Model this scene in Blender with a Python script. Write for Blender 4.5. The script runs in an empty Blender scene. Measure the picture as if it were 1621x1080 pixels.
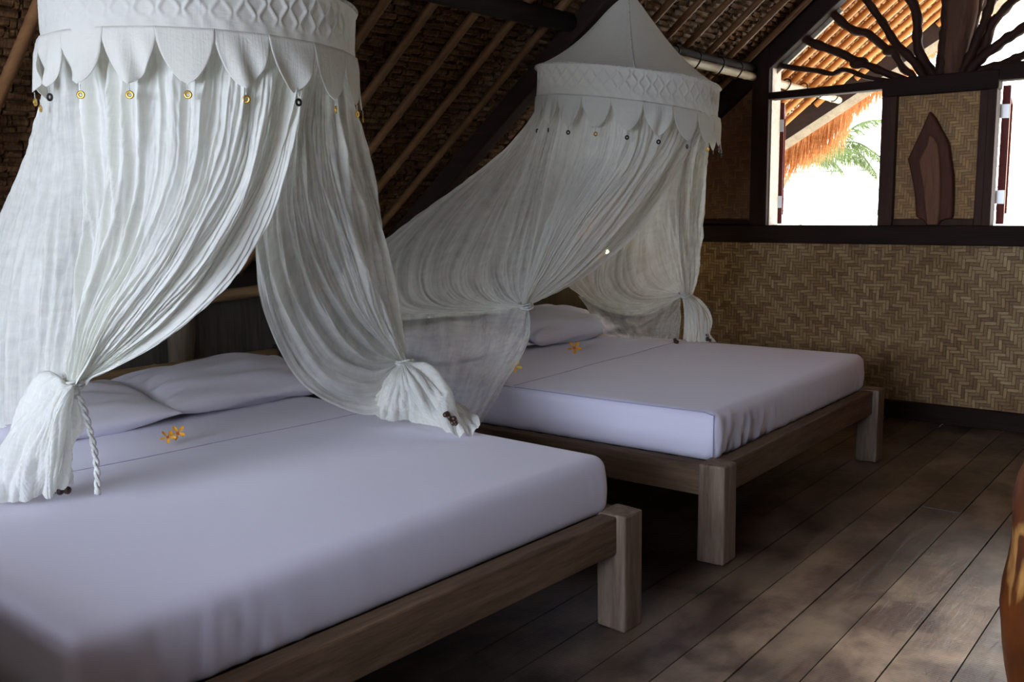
import bpy, bmesh, math, random
import numpy as np
from mathutils import Vector, Matrix
random.seed(7); rng = np.random.default_rng(7)
S = bpy.context.scene
COL = S.collection
PI = math.pi
R_ = math.radians

# ------------------------------------------------------------------ helpers
def link(o, parent=None):
    COL.objects.link(o)
    if parent is not None: o.parent = parent
    return o

def mesh_obj(name, V, F, m, parent=None, smooth=False, uv=None, mats=None, fm=None):
    me = bpy.data.meshes.new(name)
    me.from_pydata([tuple(map(float, v)) for v in V], [], [tuple(map(int, f)) for f in F])
    if mats:
        for k in mats: me.materials.append(k)
        if fm is not None: me.polygons.foreach_set('material_index', list(fm))
    else: me.materials.append(m)
    if smooth: me.polygons.foreach_set('use_smooth', [True]*len(me.polygons))
    if uv is not None:
        L = me.uv_layers.new(name='UVMap')
        vi = np.empty(len(me.loops), dtype=np.int32); me.loops.foreach_get('vertex_index', vi)
        L.data.foreach_set('uv', np.asarray(uv, dtype=np.float32)[vi].ravel())
    me.update()
    o = bpy.data.objects.new(name, me)
    link(o, parent)
    if parent is not None:
        # geometry is given in world space: keep it there under the parent
        o.matrix_parent_inverse = Matrix.Translation(-Vector(parent.location)) if parent.rotation_euler.z == 0 else parent.matrix_basis.inverted()
    return o

def tag(o, label, cat, group=None):
    o['label'] = label; o['category'] = cat
    if group: o['group'] = group
    return o

def struct(o):
    o['kind'] = 'structure'; return o

def thing(name, loc, label, cat, group=None):
    o = bpy.data.objects.new(name, None); o.location = loc; o.empty_display_size = .05
    link(o); return tag(o, label, cat, group)

class MB:
    """collects shapes into one mesh"""
    def __init__(s): s.V = []; s.F = []; s.n = 0; s.fm = []
    def add(s, V, F, mi=0):
        s.V.extend([tuple(v) for v in V]); s.F.extend([tuple(i + s.n for i in f) for f in F]); s.fm.extend([mi]*len(F)); s.n += len(V)
    def box(s, a, b, M=None, mi=0, j=0.0):
        x0, y0, z0 = a; x1, y1, z1 = b
        V = [(x0,y0,z0),(x1,y0,z0),(x1,y1,z0),(x0,y1,z0),(x0,y0,z1),(x1,y0,z1),(x1,y1,z1),(x0,y1,z1)]
        if j: V = [(p[0]+random.uniform(-j,j), p[1]+random.uniform(-j,j), p[2]+random.uniform(-j,j)) for p in V]
        if M is not None: V = [tuple(M @ Vector(v)) for v in V]
        s.add(V, [(0,3,2,1),(4,5,6,7),(0,1,5,4),(1,2,6,5),(2,3,7,6),(3,0,4,7)], mi)
    def bar(s, p, q, w, h, up=(0,0,1), mi=0):
        p = Vector(p); q = Vector(q); d = (q-p); L = d.length; d.normalize()
        up = Vector(up); sx = d.cross(up).normalized(); uz = sx.cross(d).normalized()
        M = Matrix((( d.x, sx.x, uz.x, p.x), (d.y, sx.y, uz.y, p.y), (d.z, sx.z, uz.z, p.z), (0,0,0,1)))
        s.box((0,-w/2,-h/2), (L,w/2,h/2), M, mi)
    def tube(s, pts, rad, n=10, mi=0, cap=True, wob=0.0):
        P = [Vector(p) for p in pts]
        if not hasattr(rad, '__len__'): rad = [rad]*len(P)
        V = []; F = []
        up = Vector((0.13, 0.07, 1.0)).normalized()
        t0 = (P[1]-P[0]).normalized()
        if abs(t0.dot(up)) > .95: up = Vector((1, .1, 0)).normalized()
        for i, p in enumerate(P):
            t = (P[min(i+1, len(P)-1)] - P[max(i-1, 0)]).normalized()
            a = t.cross(up).normalized(); b = a.cross(t).normalized(); up = b
            for k in range(n):
                th = 2*PI*k/n
                r = rad[i]*(1 + (wob*math.sin(3*th+i*.9)+wob*.6*math.sin(2*th-i*1.7) if wob else 0))
                V.append(tuple(p + a*(r*math.cos(th)) + b*(r*math.sin(th))))
        for i in range(len(P)-1):
            for k in range(n):
                F.append((i*n+k, i*n+(k+1) % n, (i+1)*n+(k+1) % n, (i+1)*n+k))
        if cap:
            F.append(tuple(range(n-1, -1, -1))); F.append(tuple((len(P)-1)*n+k for k in range(n)))
        s.add(V, F, mi)
    def sphere(s, c, r, n=10, m=7, mi=0, sc=(1,1,1)):
        V = [(c[0], c[1], c[2]+r*sc[2])]; F = []
        for j in range(1, m):
            ph = PI*j/m
            for k in range(n):
                th = 2*PI*k/n
                V.append((c[0]+r*sc[0]*math.sin(ph)*math.cos(th), c[1]+r*sc[1]*math.sin(ph)*math.sin(th), c[2]+r*sc[2]*math.cos(ph)))
        V.append((c[0], c[1], c[2]-r*sc[2])); L = len(V)-1
        for k in range(n): F.append((0, 1+k, 1+(k+1) % n))
        for j in range(m-2):
            for k in range(n):
                a = 1+j*n+k; b = 1+j*n+(k+1) % n; F.append((a, a+n, b+n, b))
        for k in range(n): F.append((1+(m-2)*n+(k+1) % n, 1+(m-2)*n+k, L))
        s.add(V, F, mi)
    def build(s, name, m, parent=None, smooth=False, mats=None):
        o = mesh_obj(name, s.V, s.F, m, parent, smooth, mats=mats, fm=s.fm if mats else None)
        return o

def bevel(o, w=.006, seg=2):
    b = o.modifiers.new('Bevel', 'BEVEL'); b.width = w; b.segments = seg; b.limit_method = 'ANGLE'; b.angle_limit = R_(40)
    return o

def catmull(P, t):
    """P (k,3), t array in 0..1 by chord length"""
    P = np.asarray(P, float)
    d = np.r_[0, np.cumsum(np.maximum(np.linalg.norm(np.diff(P, axis=0), axis=1), 1e-5))]; d /= d[-1]
    Q = np.vstack([2*P[0]-P[1], P, 2*P[-1]-P[-2]])
    idx = np.clip(np.searchsorted(d, t, side='right')-1, 0, len(P)-2)
    f = ((t-d[idx])/(d[idx+1]-d[idx]))[:, None]
    a, b, c, e = Q[idx], Q[idx+1], Q[idx+2], Q[idx+3]
    return .5*((2*b)+(-a+c)*f+(2*a-5*b+4*c-e)*f**2+(-a+3*b-3*c+e)*f**3)

def catmull_u(P, t):
    """P (k,nv,3) uniform across first axis"""
    Q = np.concatenate([[2*P[0]-P[1]], P, [2*P[-1]-P[-2]]])
    x = t*(len(P)-1); i = np.clip(x.astype(int), 0, len(P)-2); f = (x-i)[:, None, None]
    a, b, c, e = Q[i], Q[i+1], Q[i+2], Q[i+3]
    return .5*((2*b)+(-a+c)*f+(2*a-5*b+4*c-e)*f**2+(-a+3*b-3*c+e)*f**3)

def cloth(name, strands, m, parent, nu=160, nv=90, amp=.014, freq=14, seed=1, thick=0.0, tieamp=.35, endfree=False, zmin=None):
    g = np.random.default_rng(seed)
    tv = np.linspace(0, 1, nv); tu = np.linspace(0, 1, nu)
    A = np.array([catmull(s, tv) for s in strands])
    G = catmull_u(A, tu)                                   # nu,nv,3
    du = np.gradient(G, axis=0); dv = np.gradient(G, axis=1)
    N = np.cross(du, dv); N /= np.maximum(np.linalg.norm(N, axis=2, keepdims=True), 1e-9)
    W = np.linalg.norm(np.diff(G, axis=0), axis=2).sum(axis=0)     # width per v
    Wn = np.minimum(1, W/np.max(W))
    U, Vv = np.meshgrid(tu, tv, indexing='ij')
    h = np.zeros_like(U)
    Uw = U + .010*np.sin(5*Vv+seed) + .006*np.sin(11*Vv+23*U+seed) + .003*np.sin(31*Vv+60*U)
    for k in range(8):
        f = freq*(.22+.22*k)*g.uniform(.8, 1.25); ph = g.uniform(0, 6.28); w = g.uniform(.08, .35); w2 = g.uniform(1.5, 5)
        s_ = np.sin(2*PI*(f*Uw + w*np.sin(w2*Vv+ph)) + ph + 1.5*np.sin(7*U+k))
        if k % 3 == 1: s_ = 1-2*np.abs(s_)**.8
        env = .5+.5*np.sin(2.2*Vv*g.uniform(.5, 2.2)+g.uniform(0, 6)+g.uniform(2, 9)*U)
        h += s_*env*(1.25 if k < 3 else .75)/(1+.42*k)
    for k in range(int(freq*1.6)):
        u0 = g.uniform(0, 1); drift = g.uniform(-.07, .07); wd = g.uniform(.004, .012)
        v0 = g.uniform(-.3, .75); v1 = v0+g.uniform(.2, .7); am = g.uniform(.6, 1.7)
        mask = np.clip((Vv-v0)/.2, 0, 1)*np.clip((v1-Vv)/.2, 0, 1)
        h += am*np.exp(-((Uw-u0-drift*Vv)/wd)**2)*mask
    prof = tieamp+(1-tieamp)*Wn
    base = .12+.88*np.clip((Vv-.03)/.16, 0, 1)
    G = G + N*(h*amp*prof[None, :]*base)[:, :, None]
    # crinkle
    cr = .0015*np.sin(37*Vv*3+9*np.sin(31*U))*np.sin(60*U+5*Vv)
    G = G + N*cr[:, :, None]
    if zmin is not None: G[:, :, 2] = np.maximum(G[:, :, 2], zmin + .004*np.sin(U*40))
    V = G.reshape(-1, 3)
    i, j = np.meshgrid(np.arange(nu-1), np.arange(nv-1), indexing='ij')
    a = (i*nv+j).ravel(); F = np.stack([a, a+nv, a+nv+1, a+1], axis=1)
    uv = np.stack([U.ravel(), Vv.ravel()], axis=1)
    return mesh_obj(name, V, F, m, parent, True, uv=uv)

# ------------------------------------------------------------------ materials
def srgb(r, g, b):
    f = lambda c: (c/255/12.92) if c/255 <= .04045 else ((c/255+.055)/1.055)**2.4
    return (f(r), f(g), f(b), 1)

class NT:
    def __init__(s, name):
        s.m = bpy.data.materials.new(name); s.m.use_nodes = True; s.t = s.m.node_tree; s.t.nodes.clear()
        s.out = s.t.nodes.new('ShaderNodeOutputMaterial')
    def n(s, typ, **k):
        x = s.t.nodes.new(typ)
        for a, b in k.items(): setattr(x, a, b)
        return x
    def l(s, a, b): s.t.links.new(a, b)
    def val(s, sock, v):
        if isinstance(v, bpy.types.NodeSocket): s.l(v, sock)
        else: sock.default_value = v
    def math(s, op, a, b=0.0, c=0.0):
        x = s.n('ShaderNodeMath', operation=op); s.val(x.inputs[0], a); s.val(x.inputs[1], b); s.val(x.inputs[2], c); return x.outputs[0]
    def mix(s, f, a, b, mode='MIX'):
        x = s.n('ShaderNodeMix', data_type='RGBA', blend_type=mode); s.val(x.inputs[0], f); s.val(x.inputs[6], a); s.val(x.inputs[7], b); return x.outputs[2]
    def coord(s, kind='Object', scale=(1,1,1), rot=(0,0,0)):
        c = s.n('ShaderNodeTexCoord'); mp = s.n('ShaderNodeMapping'); s.l(c.outputs[kind], mp.inputs[0])
        mp.inputs['Scale'].default_value = scale; mp.inputs['Rotation'].default_value = rot; return mp.outputs[0]
    def noise(s, vec, scale=5, det=4, rough=.55, dist=0.0):
        x = s.n('ShaderNodeTexNoise'); s.l(vec, x.inputs['Vector']); x.inputs['Scale'].default_value = scale
        x.inputs['Detail'].default_value = det; x.inputs['Roughness'].default_value = rough; x.inputs['Distortion'].default_value = dist
        return x.outputs[0]
    def ramp(s, f, pts):
        x = s.n('ShaderNodeValToRGB'); s.l(f, x.inputs[0]); e = x.color_ramp.elements
        e[0].position, e[0].color = pts[0]; e[1].position, e[1].color = pts[-1]
        for p, c in pts[1:-1]: k = e.new(p); k.color = c
        return x.outputs[0]
    def bump(s, h, st=.3, d=.01):
        x = s.n('ShaderNodeBump'); s.l(h, x.inputs['Height']); x.inputs['Strength'].default_value = st; x.inputs['Distance'].default_value = d; return x.outputs[0]
    def bsdf(s, col, rough=.6, normal=None, spec=.5, **kw):
        p = s.n('ShaderNodeBsdfPrincipled'); s.val(p.inputs['Base Color'], col); s.val(p.inputs['Roughness'], rough)
        p.inputs['Specular IOR Level'].default_value = spec
        if normal is not None: s.l(normal, p.inputs['Normal'])
        for a, b in kw.items(): s.val(p.inputs[a.replace('_', ' ')], b)
        s.l(p.outputs[0], s.out.inputs[0]); return p

def wood(name, c1, c2, axis='x', rough=.6, scale=1.0, st=.35, knots=True, c3=None):
    t = NT(name); sc = {'x': (1.2, 14, 14), 'y': (14, 1.2, 14), 'z': (14, 14, 1.2)}[axis]
    v = t.coord('Object', tuple(k*scale for k in sc))
    n1 = t.noise(v, 2.2, 8, .65, .6); n2 = t.noise(v, 9, 5, .7)
    big = t.noise(t.coord('Object', tuple(k*scale*.35 for k in sc)), 1.6, 3, .6, .4)
    f = t.math('ADD', t.math('MULTIPLY', n1, .55), t.math('ADD', t.math('MULTIPLY', n2, .25), t.math('MULTIPLY', big, .3)))
    pts = [(.35, c1), (.72, c2)] if c3 is None else [(.33, c1), (.52, c2), (.75, c3)]
    col = t.ramp(f, pts)
    t.bsdf(col, rough, t.bump(f, st, .01), .22)
    return t.m
SKY=8.0; SUN=4.5; E_BACK=140; E_SIDE=20
CAM_AXES=[[0.790895, 0.611843, -0.011546], [-0.075731, 0.11658, 0.99029], [-0.607248, 0.782341, -0.138537]]
A1 = [[[-2.108,1.828,1.819],[-2.051,1.691,1.484],[-2.117,1.599,1.253],[-2.196,1.469,1.081],[-2.318,1.326,0.95],[-2.395,1.259,0.913]],[[-2.108,1.69,1.824],[-2.086,1.6,1.482],[-2.117,1.473,1.258],[-2.236,1.375,1.083],[-2.357,1.297,0.959],[-2.393,1.248,0.911]],[[-2.175,1.531,1.83],[-2.168,1.485,1.482],[-2.185,1.382,1.261],[-2.284,1.299,1.087],[-2.355,1.262,0.972],[-2.379,1.234,0.915]],[[-2.302,1.415,1.836],[-2.308,1.403,1.485],[-2.291,1.325,1.261],[-2.345,1.265,1.087],[-2.378,1.244,0.973],[-2.394,1.235,0.913]],[[-2.48,1.362,1.842],[-2.508,1.376,1.492],[-2.423,1.299,1.26],[-2.407,1.255,1.084],[-2.418,1.239,0.97],[-2.418,1.241,0.91]]]
T1 = [[[-2.42,1.238,0.907],[-2.492,1.213,0.93],[-2.565,1.192,0.844],[-2.642,1.158,0.702],[-2.68,1.108,0.584]],[[-2.389,1.225,0.91],[-2.412,1.197,0.927],[-2.475,1.178,0.807],[-2.549,1.163,0.681],[-2.591,1.163,0.579]],[[-2.364,1.219,0.912],[-2.376,1.192,0.883],[-2.427,1.185,0.779],[-2.47,1.186,0.688],[-2.54,1.217,0.587]],[[-2.369,1.228,0.91],[-2.362,1.21,0.849],[-2.392,1.209,0.762],[-2.445,1.216,0.676],[-2.52,1.236,0.609]],[[-2.402,1.252,0.906],[-2.418,1.256,0.85],[-2.465,1.254,0.76],[-2.506,1.26,0.683],[-2.533,1.266,0.621]]]
B1 = [[[-2.398,1.375,1.84],[-2.544,1.436,1.409],[-2.504,1.379,1.204],[-2.493,1.308,1.04],[-2.451,1.255,0.918]],[[-2.637,1.386,1.844],[-2.773,1.425,1.486],[-2.728,1.358,1.271],[-2.676,1.298,1.064],[-2.623,1.243,0.811]],[[-2.757,1.456,1.845],[-2.99,1.479,1.514],[-2.973,1.385,1.267],[-2.946,1.296,1.01],[-2.887,1.228,0.725]],[[-2.861,1.593,1.843],[-3.164,1.532,1.492],[-3.225,1.449,1.292],[-3.323,1.332,1.062],[-3.392,1.215,0.701]],[[-2.896,1.796,1.838],[-3.0,1.5,1.15],[-3.3,1.25,0.8],[-3.5,1.1,0.62]]]
S1 = [[[-2.3,2.104,1.815],[-2.194,2.101,1.54],[-2.24,2.216,1.308],[-2.363,2.393,1.043],[-2.482,2.552,0.798]],[[-2.194,2.015,1.816],[-2.148,2.008,1.534],[-2.233,2.158,1.309],[-2.35,2.341,1.048],[-2.471,2.534,0.794]],[[-2.139,1.927,1.817],[-2.119,1.902,1.529],[-2.218,2.061,1.272],[-2.347,2.273,1.011],[-2.47,2.522,0.791]],[[-2.119,1.875,1.818],[-2.169,1.863,1.529],[-2.273,1.993,1.274],[-2.39,2.235,0.99],[-2.482,2.524,0.785]],[[-2.109,1.835,1.819],[-2.175,1.823,1.545],[-2.308,1.909,1.314],[-2.42,2.09,1.023],[-2.499,2.339,0.827],[-2.492,2.528,0.779]],[[-2.103,1.794,1.82],[-2.228,1.821,1.548],[-2.393,1.882,1.314],[-2.474,1.989,1.05],[-2.51,2.171,0.793],[-2.484,2.381,0.708],[-2.499,2.534,0.771]],[[-2.104,1.724,1.823],[-2.261,1.789,1.513],[-2.48,1.891,1.246],[-2.516,1.949,1.01],[-2.528,2.089,0.769],[-2.502,2.302,0.632],[-2.467,2.431,0.629],[-2.501,2.543,0.76]]]
U1 = [[[-2.485,2.52,0.778],[-2.477,2.446,0.757],[-2.497,2.393,0.693],[-2.535,2.376,0.617]],[[-2.453,2.495,0.782],[-2.417,2.426,0.742],[-2.435,2.401,0.676],[-2.487,2.411,0.598]],[[-2.436,2.483,0.786],[-2.368,2.425,0.736],[-2.375,2.445,0.664],[-2.392,2.482,0.587]],[[-2.429,2.489,0.79],[-2.33,2.456,0.747],[-2.308,2.495,0.651],[-2.209,2.443,0.575]],[[-2.443,2.517,0.792],[-2.34,2.528,0.763],[-2.283,2.555,0.667],[-2.114,2.427,0.576]],[[-2.465,2.551,0.793],[-2.378,2.595,0.735],[-2.317,2.629,0.656],[-2.264,2.662,0.609],[-2.079,2.493,0.577]]]
A2 = [[[-2.112,4.25,1.768],[-2.232,4.323,1.62],[-2.294,4.025,1.288],[-2.332,3.706,1.101],[-2.373,3.464,0.997],[-2.393,3.235,0.947]],[[-2.124,4.03,1.788],[-2.23,4.067,1.609],[-2.29,3.773,1.292],[-2.337,3.509,1.092],[-2.379,3.331,0.993],[-2.395,3.207,0.944]],[[-2.239,3.86,1.819],[-2.292,3.857,1.562],[-2.358,3.59,1.282],[-2.377,3.374,1.085],[-2.392,3.257,0.998],[-2.392,3.185,0.946]],[[-2.39,3.777,1.847],[-2.451,3.786,1.566],[-2.446,3.522,1.283],[-2.419,3.317,1.087],[-2.406,3.222,1.0],[-2.4,3.178,0.946]],[[-2.596,3.774,1.876],[-2.688,3.769,1.574],[-2.564,3.495,1.284],[-2.473,3.3,1.086],[-2.439,3.222,0.999],[-2.414,3.18,0.945]]]
B2 = [[[-2.576,3.769,1.873],[-2.717,3.836,1.578],[-2.607,3.563,1.282],[-2.519,3.366,1.081],[-2.467,3.263,0.994],[-2.424,3.197,0.938]],[[-2.705,3.819,1.887],[-2.824,3.792,1.58],[-2.801,3.569,1.297],[-2.746,3.379,1.073],[-2.61,3.274,0.965],[-2.432,3.203,0.934]],[[-2.8,3.899,1.894],[-2.962,3.856,1.603],[-3.028,3.587,1.312],[-3.016,3.361,1.066],[-2.86,3.267,0.931],[-2.44,3.209,0.93]],[[-2.858,3.986,1.895],[-3.095,3.95,1.634],[-3.278,3.615,1.344],[-3.326,3.385,1.117],[-3.179,3.269,0.903],[-2.792,3.273,0.888],[-2.445,3.216,0.924]],[[-2.893,4.098,1.89],[-3.178,4.035,1.615],[-3.379,3.776,1.392],[-3.52,3.505,1.2],[-3.652,3.309,1.034],[-3.511,3.253,0.824],[-2.966,3.297,0.847],[-2.451,3.223,0.918]]]
T2 = [[[-2.399,3.203,0.938],[-2.358,3.164,0.824],[-2.405,3.129,0.692],[-2.468,3.087,0.58],[-2.543,3.043,0.449]],[[-2.421,3.198,0.932],[-2.457,3.146,0.792],[-2.528,3.1,0.63],[-2.607,3.022,0.39]],[[-2.702,3.254,0.89],[-2.678,3.177,0.716],[-2.714,3.086,0.502],[-2.744,2.992,0.321]],[[-3.013,3.263,0.862],[-2.995,3.172,0.631],[-2.959,3.021,0.341]],[[-3.341,3.259,0.834],[-3.27,3.136,0.55],[-3.199,3.015,0.279]]]
S2 = [[[-2.178,4.394,1.765],[-2.308,4.636,1.555],[-2.371,4.727,1.26],[-2.477,4.888,0.977],[-2.546,4.964,0.84]],[[-2.128,4.303,1.766],[-2.279,4.492,1.55],[-2.371,4.625,1.262],[-2.48,4.81,0.982],[-2.553,4.932,0.839]],[[-2.105,4.209,1.771],[-2.284,4.372,1.547],[-2.399,4.539,1.264],[-2.507,4.764,0.984],[-2.566,4.91,0.84]],[[-2.159,4.365,1.765],[-2.429,4.478,1.555],[-2.563,4.578,1.263],[-2.601,4.78,0.98],[-2.585,4.909,0.843]],[[-2.507,4.558,1.798],[-2.754,4.844,1.435],[-2.855,4.83,1.078],[-2.82,4.86,0.876],[-2.6,4.922,0.841]],[[-2.643,4.532,1.819],[-2.911,4.831,1.33],[-3.041,4.8,1.001],[-3.024,4.821,0.83],[-2.837,4.853,0.769],[-2.602,4.919,0.834]],[[-2.761,4.46,1.841],[-3.063,4.765,1.259],[-3.236,4.724,0.925],[-3.201,4.772,0.825],[-3.033,4.822,0.732],[-2.803,4.869,0.711],[-2.604,4.915,0.82]]]
U2 = [[[-3.206,4.779,0.817],[-3.126,4.795,0.698],[-3.022,4.805,0.583]],[[-2.873,4.844,0.731],[-2.857,4.817,0.653],[-2.827,4.803,0.583]],[[-2.603,4.89,0.815],[-2.614,4.824,0.709],[-2.639,4.784,0.596]],[[-2.575,4.875,0.825],[-2.549,4.836,0.708],[-2.551,4.814,0.595]]]
V2 = [[[-2.567,4.882,0.832],[-2.527,4.832,0.731],[-2.531,4.829,0.595]],[[-2.539,4.905,0.838],[-2.466,4.857,0.75],[-2.448,4.855,0.663],[-2.457,4.86,0.586]],[[-2.546,4.964,0.84],[-2.455,4.959,0.773],[-2.41,4.942,0.699],[-2.408,4.931,0.628],[-2.364,4.931,0.582]]]
BR = [[[[-2.65,6.27,2.262],[-2.512,6.27,2.227],[-2.363,6.27,2.196],[-2.246,6.27,2.165],[-2.19,6.27,2.185],[-2.133,6.27,2.171],[-2.041,6.27,2.129],[-1.938,6.27,2.1],[-1.877,6.27,2.085]],0.022,0.016],[[[-2.45,6.25,2.422],[-2.383,6.25,2.369],[-2.287,6.25,2.328],[-2.179,6.25,2.276],[-2.073,6.25,2.218],[-2.024,6.25,2.193],[-1.934,6.25,2.151],[-1.833,6.25,2.102],[-1.772,6.25,2.074]],0.034,0.026],[[[-2.307,6.28,2.581],[-2.24,6.28,2.518],[-2.175,6.28,2.456],[-2.104,6.28,2.41],[-2.041,6.28,2.393],[-1.985,6.28,2.347],[-1.929,6.28,2.294],[-1.875,6.28,2.268],[-1.846,6.28,2.212],[-1.81,6.28,2.149],[-1.763,6.28,2.119],[-1.742,6.28,2.074]],0.032,0.026],[[[-2.064,6.24,2.616],[-2.0,6.24,2.529],[-1.943,6.24,2.449],[-1.886,6.24,2.357],[-1.837,6.24,2.286],[-1.77,6.24,2.22],[-1.715,6.24,2.15],[-1.667,6.24,2.064]],0.026,0.032],[[[-1.811,6.26,2.598],[-1.763,6.26,2.52],[-1.74,6.26,2.453],[-1.736,6.26,2.356],[-1.725,6.26,2.257],[-1.683,6.26,2.181],[-1.643,6.26,2.119],[-1.608,6.26,2.061]],0.034,0.034],[[[-1.579,6.24,2.555],[-1.571,6.24,2.424],[-1.573,6.24,2.324],[-1.578,6.24,2.224],[-1.583,6.24,2.123],[-1.586,6.24,2.073]],0.03,0.045],[[[-1.406,6.3,2.54],[-1.423,6.3,2.424],[-1.445,6.3,2.327],[-1.462,6.3,2.239],[-1.491,6.3,2.151],[-1.512,6.3,2.072]],0.028,0.04],[[[-1.325,6.25,2.521],[-1.355,6.25,2.399],[-1.388,6.25,2.304],[-1.408,6.25,2.247],[-1.429,6.25,2.19],[-1.464,6.25,2.123],[-1.48,6.25,2.064]],0.03,0.034],[[[-1.193,6.28,2.508],[-1.262,6.28,2.44],[-1.314,6.28,2.383],[-1.343,6.28,2.313],[-1.358,6.28,2.246],[-1.389,6.28,2.209],[-1.434,6.28,2.159],[-1.469,6.28,2.076]],0.03,0.036],[[[-1.108,6.25,2.344],[-1.151,6.25,2.321],[-1.203,6.25,2.291],[-1.247,6.25,2.262],[-1.3,6.25,2.226],[-1.349,6.25,2.192],[-1.38,6.25,2.16],[-1.421,6.25,2.119],[-1.447,6.25,2.072]],0.034,0.036],[[[-1.08,6.27,2.196],[-1.146,6.27,2.173],[-1.212,6.27,2.148],[-1.266,6.27,2.129],[-1.326,6.27,2.12],[-1.382,6.27,2.108],[-1.438,6.27,2.083]],0.03,0.026]]
SLAB = [[-1.622,1.884],[-1.654,1.8],[-1.694,1.703],[-1.735,1.605],[-1.715,1.528],[-1.695,1.444],[-1.681,1.359],[-1.673,1.258],[-1.629,1.237],[-1.607,1.19],[-1.538,1.191],[-1.529,1.232],[-1.466,1.249],[-1.465,1.373],[-1.472,1.505],[-1.491,1.603],[-1.507,1.694],[-1.554,1.778],[-1.589,1.845]]
TONG = [[-1.615,1.743],[-1.631,1.674],[-1.674,1.593],[-1.645,1.476],[-1.622,1.333],[-1.601,1.192],[-1.534,1.193],[-1.527,1.341],[-1.531,1.473],[-1.542,1.588],[-1.557,1.687],[-1.586,1.73]]
POST = [[-1.485,6.26,2.545],[-1.492,6.26,2.442],[-1.505,6.26,2.319],[-1.523,6.26,2.195],[-1.532,6.26,2.07]]
# ------------------------------------------------------------------ camera
cam = bpy.data.cameras.new('camera'); cam.sensor_width = 36; cam.sensor_fit = 'HORIZONTAL'; cam.lens = 1525.0/1621*36
cam.clip_start = .05; cam.clip_end = 200
co = bpy.data.objects.new('camera', cam); COL.objects.link(co)
r3, u3, f3 = [Vector(a) for a in CAM_AXES]
co.matrix_world = Matrix(((r3.x, u3.x, -f3.x, 0), (r3.y, u3.y, -f3.y, 0), (r3.z, u3.z, -f3.z, 1.35), (0, 0, 0, 1)))
S.camera = co
S.view_settings.view_transform = 'Standard'; S.view_settings.look = 'None'; S.view_settings.gamma = 1
S.view_settings.use_curve_mapping = False; S.view_settings.exposure = 0.15

# ------------------------------------------------------------------ materials
def m_floor():
    t = NT('floorboards')
    c = t.n('ShaderNodeTexCoord'); sx = t.n('ShaderNodeSeparateXYZ'); t.l(c.outputs['Object'], sx.inputs[0])
    pid = t.math('FLOOR', t.math('DIVIDE', t.math('ADD', sx.outputs[0], 1.2865), .1713))
    wn = t.n('ShaderNodeTexWhiteNoise', noise_dimensions='1D'); t.l(pid, wn.inputs['W'])
    cb = t.n('ShaderNodeCombineXYZ'); t.l(t.math('MULTIPLY', sx.outputs[0], 16), cb.inputs[0]); t.l(t.math('MULTIPLY', sx.outputs[1], 1.5), cb.inputs[1]); t.l(t.math('MULTIPLY', pid, 3.7), cb.inputs[2])
    g = t.noise(cb.outputs[0], 2.5, 8, .68, .8)
    blot = t.noise(t.coord('Object', (1, .7, 1)), 4.2, 5, .62, .3)
    blot2 = t.noise(t.coord('Object', (1, 1, 1)), 17, 4, .6, .2)
    base = t.ramp(g, [(.3, srgb(34, 22, 16)), (.55, srgb(66, 46, 35)), (.78, srgb(100, 76, 58))])
    worn = t.ramp(blot, [(.40, srgb(44, 28, 20)), (.64, srgb(138, 118, 94))])
    col = t.mix(.6, base, worn)
    tone = t.math('ADD', .62, t.math('MULTIPLY', wn.outputs['Value'], .75))
    hs = t.n('ShaderNodeHueSaturation'); t.l(col, hs.inputs['Color']); t.l(tone, hs.inputs['Value']); hs.inputs['Saturation'].default_value = .85
    rough = t.math('ADD', .10, t.math('MULTIPLY', t.math('ADD', t.math('MULTIPLY', blot2, .6), t.math('MULTIPLY', g, .6)), .46))
    saw = t.n('ShaderNodeTexWave'); mp = t.coord('Object', (.25, 1, 1)); t.l(mp, saw.inputs['Vector']); saw.inputs['Scale'].default_value = 26; saw.bands_direction = 'Y'; saw.inputs['Distortion'].default_value = 3; saw.inputs['Detail'].default_value = 3
    h = t.math('ADD', t.math('ADD', t.math('MULTIPLY', g, 1.0), t.math('MULTIPLY', saw.outputs['Fac'], .10)), t.math('MULTIPLY', blot2, .7))
    t.bsdf(hs.outputs[0], rough, t.bump(h, .34, .006), spec=.85)
    return t.m

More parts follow.
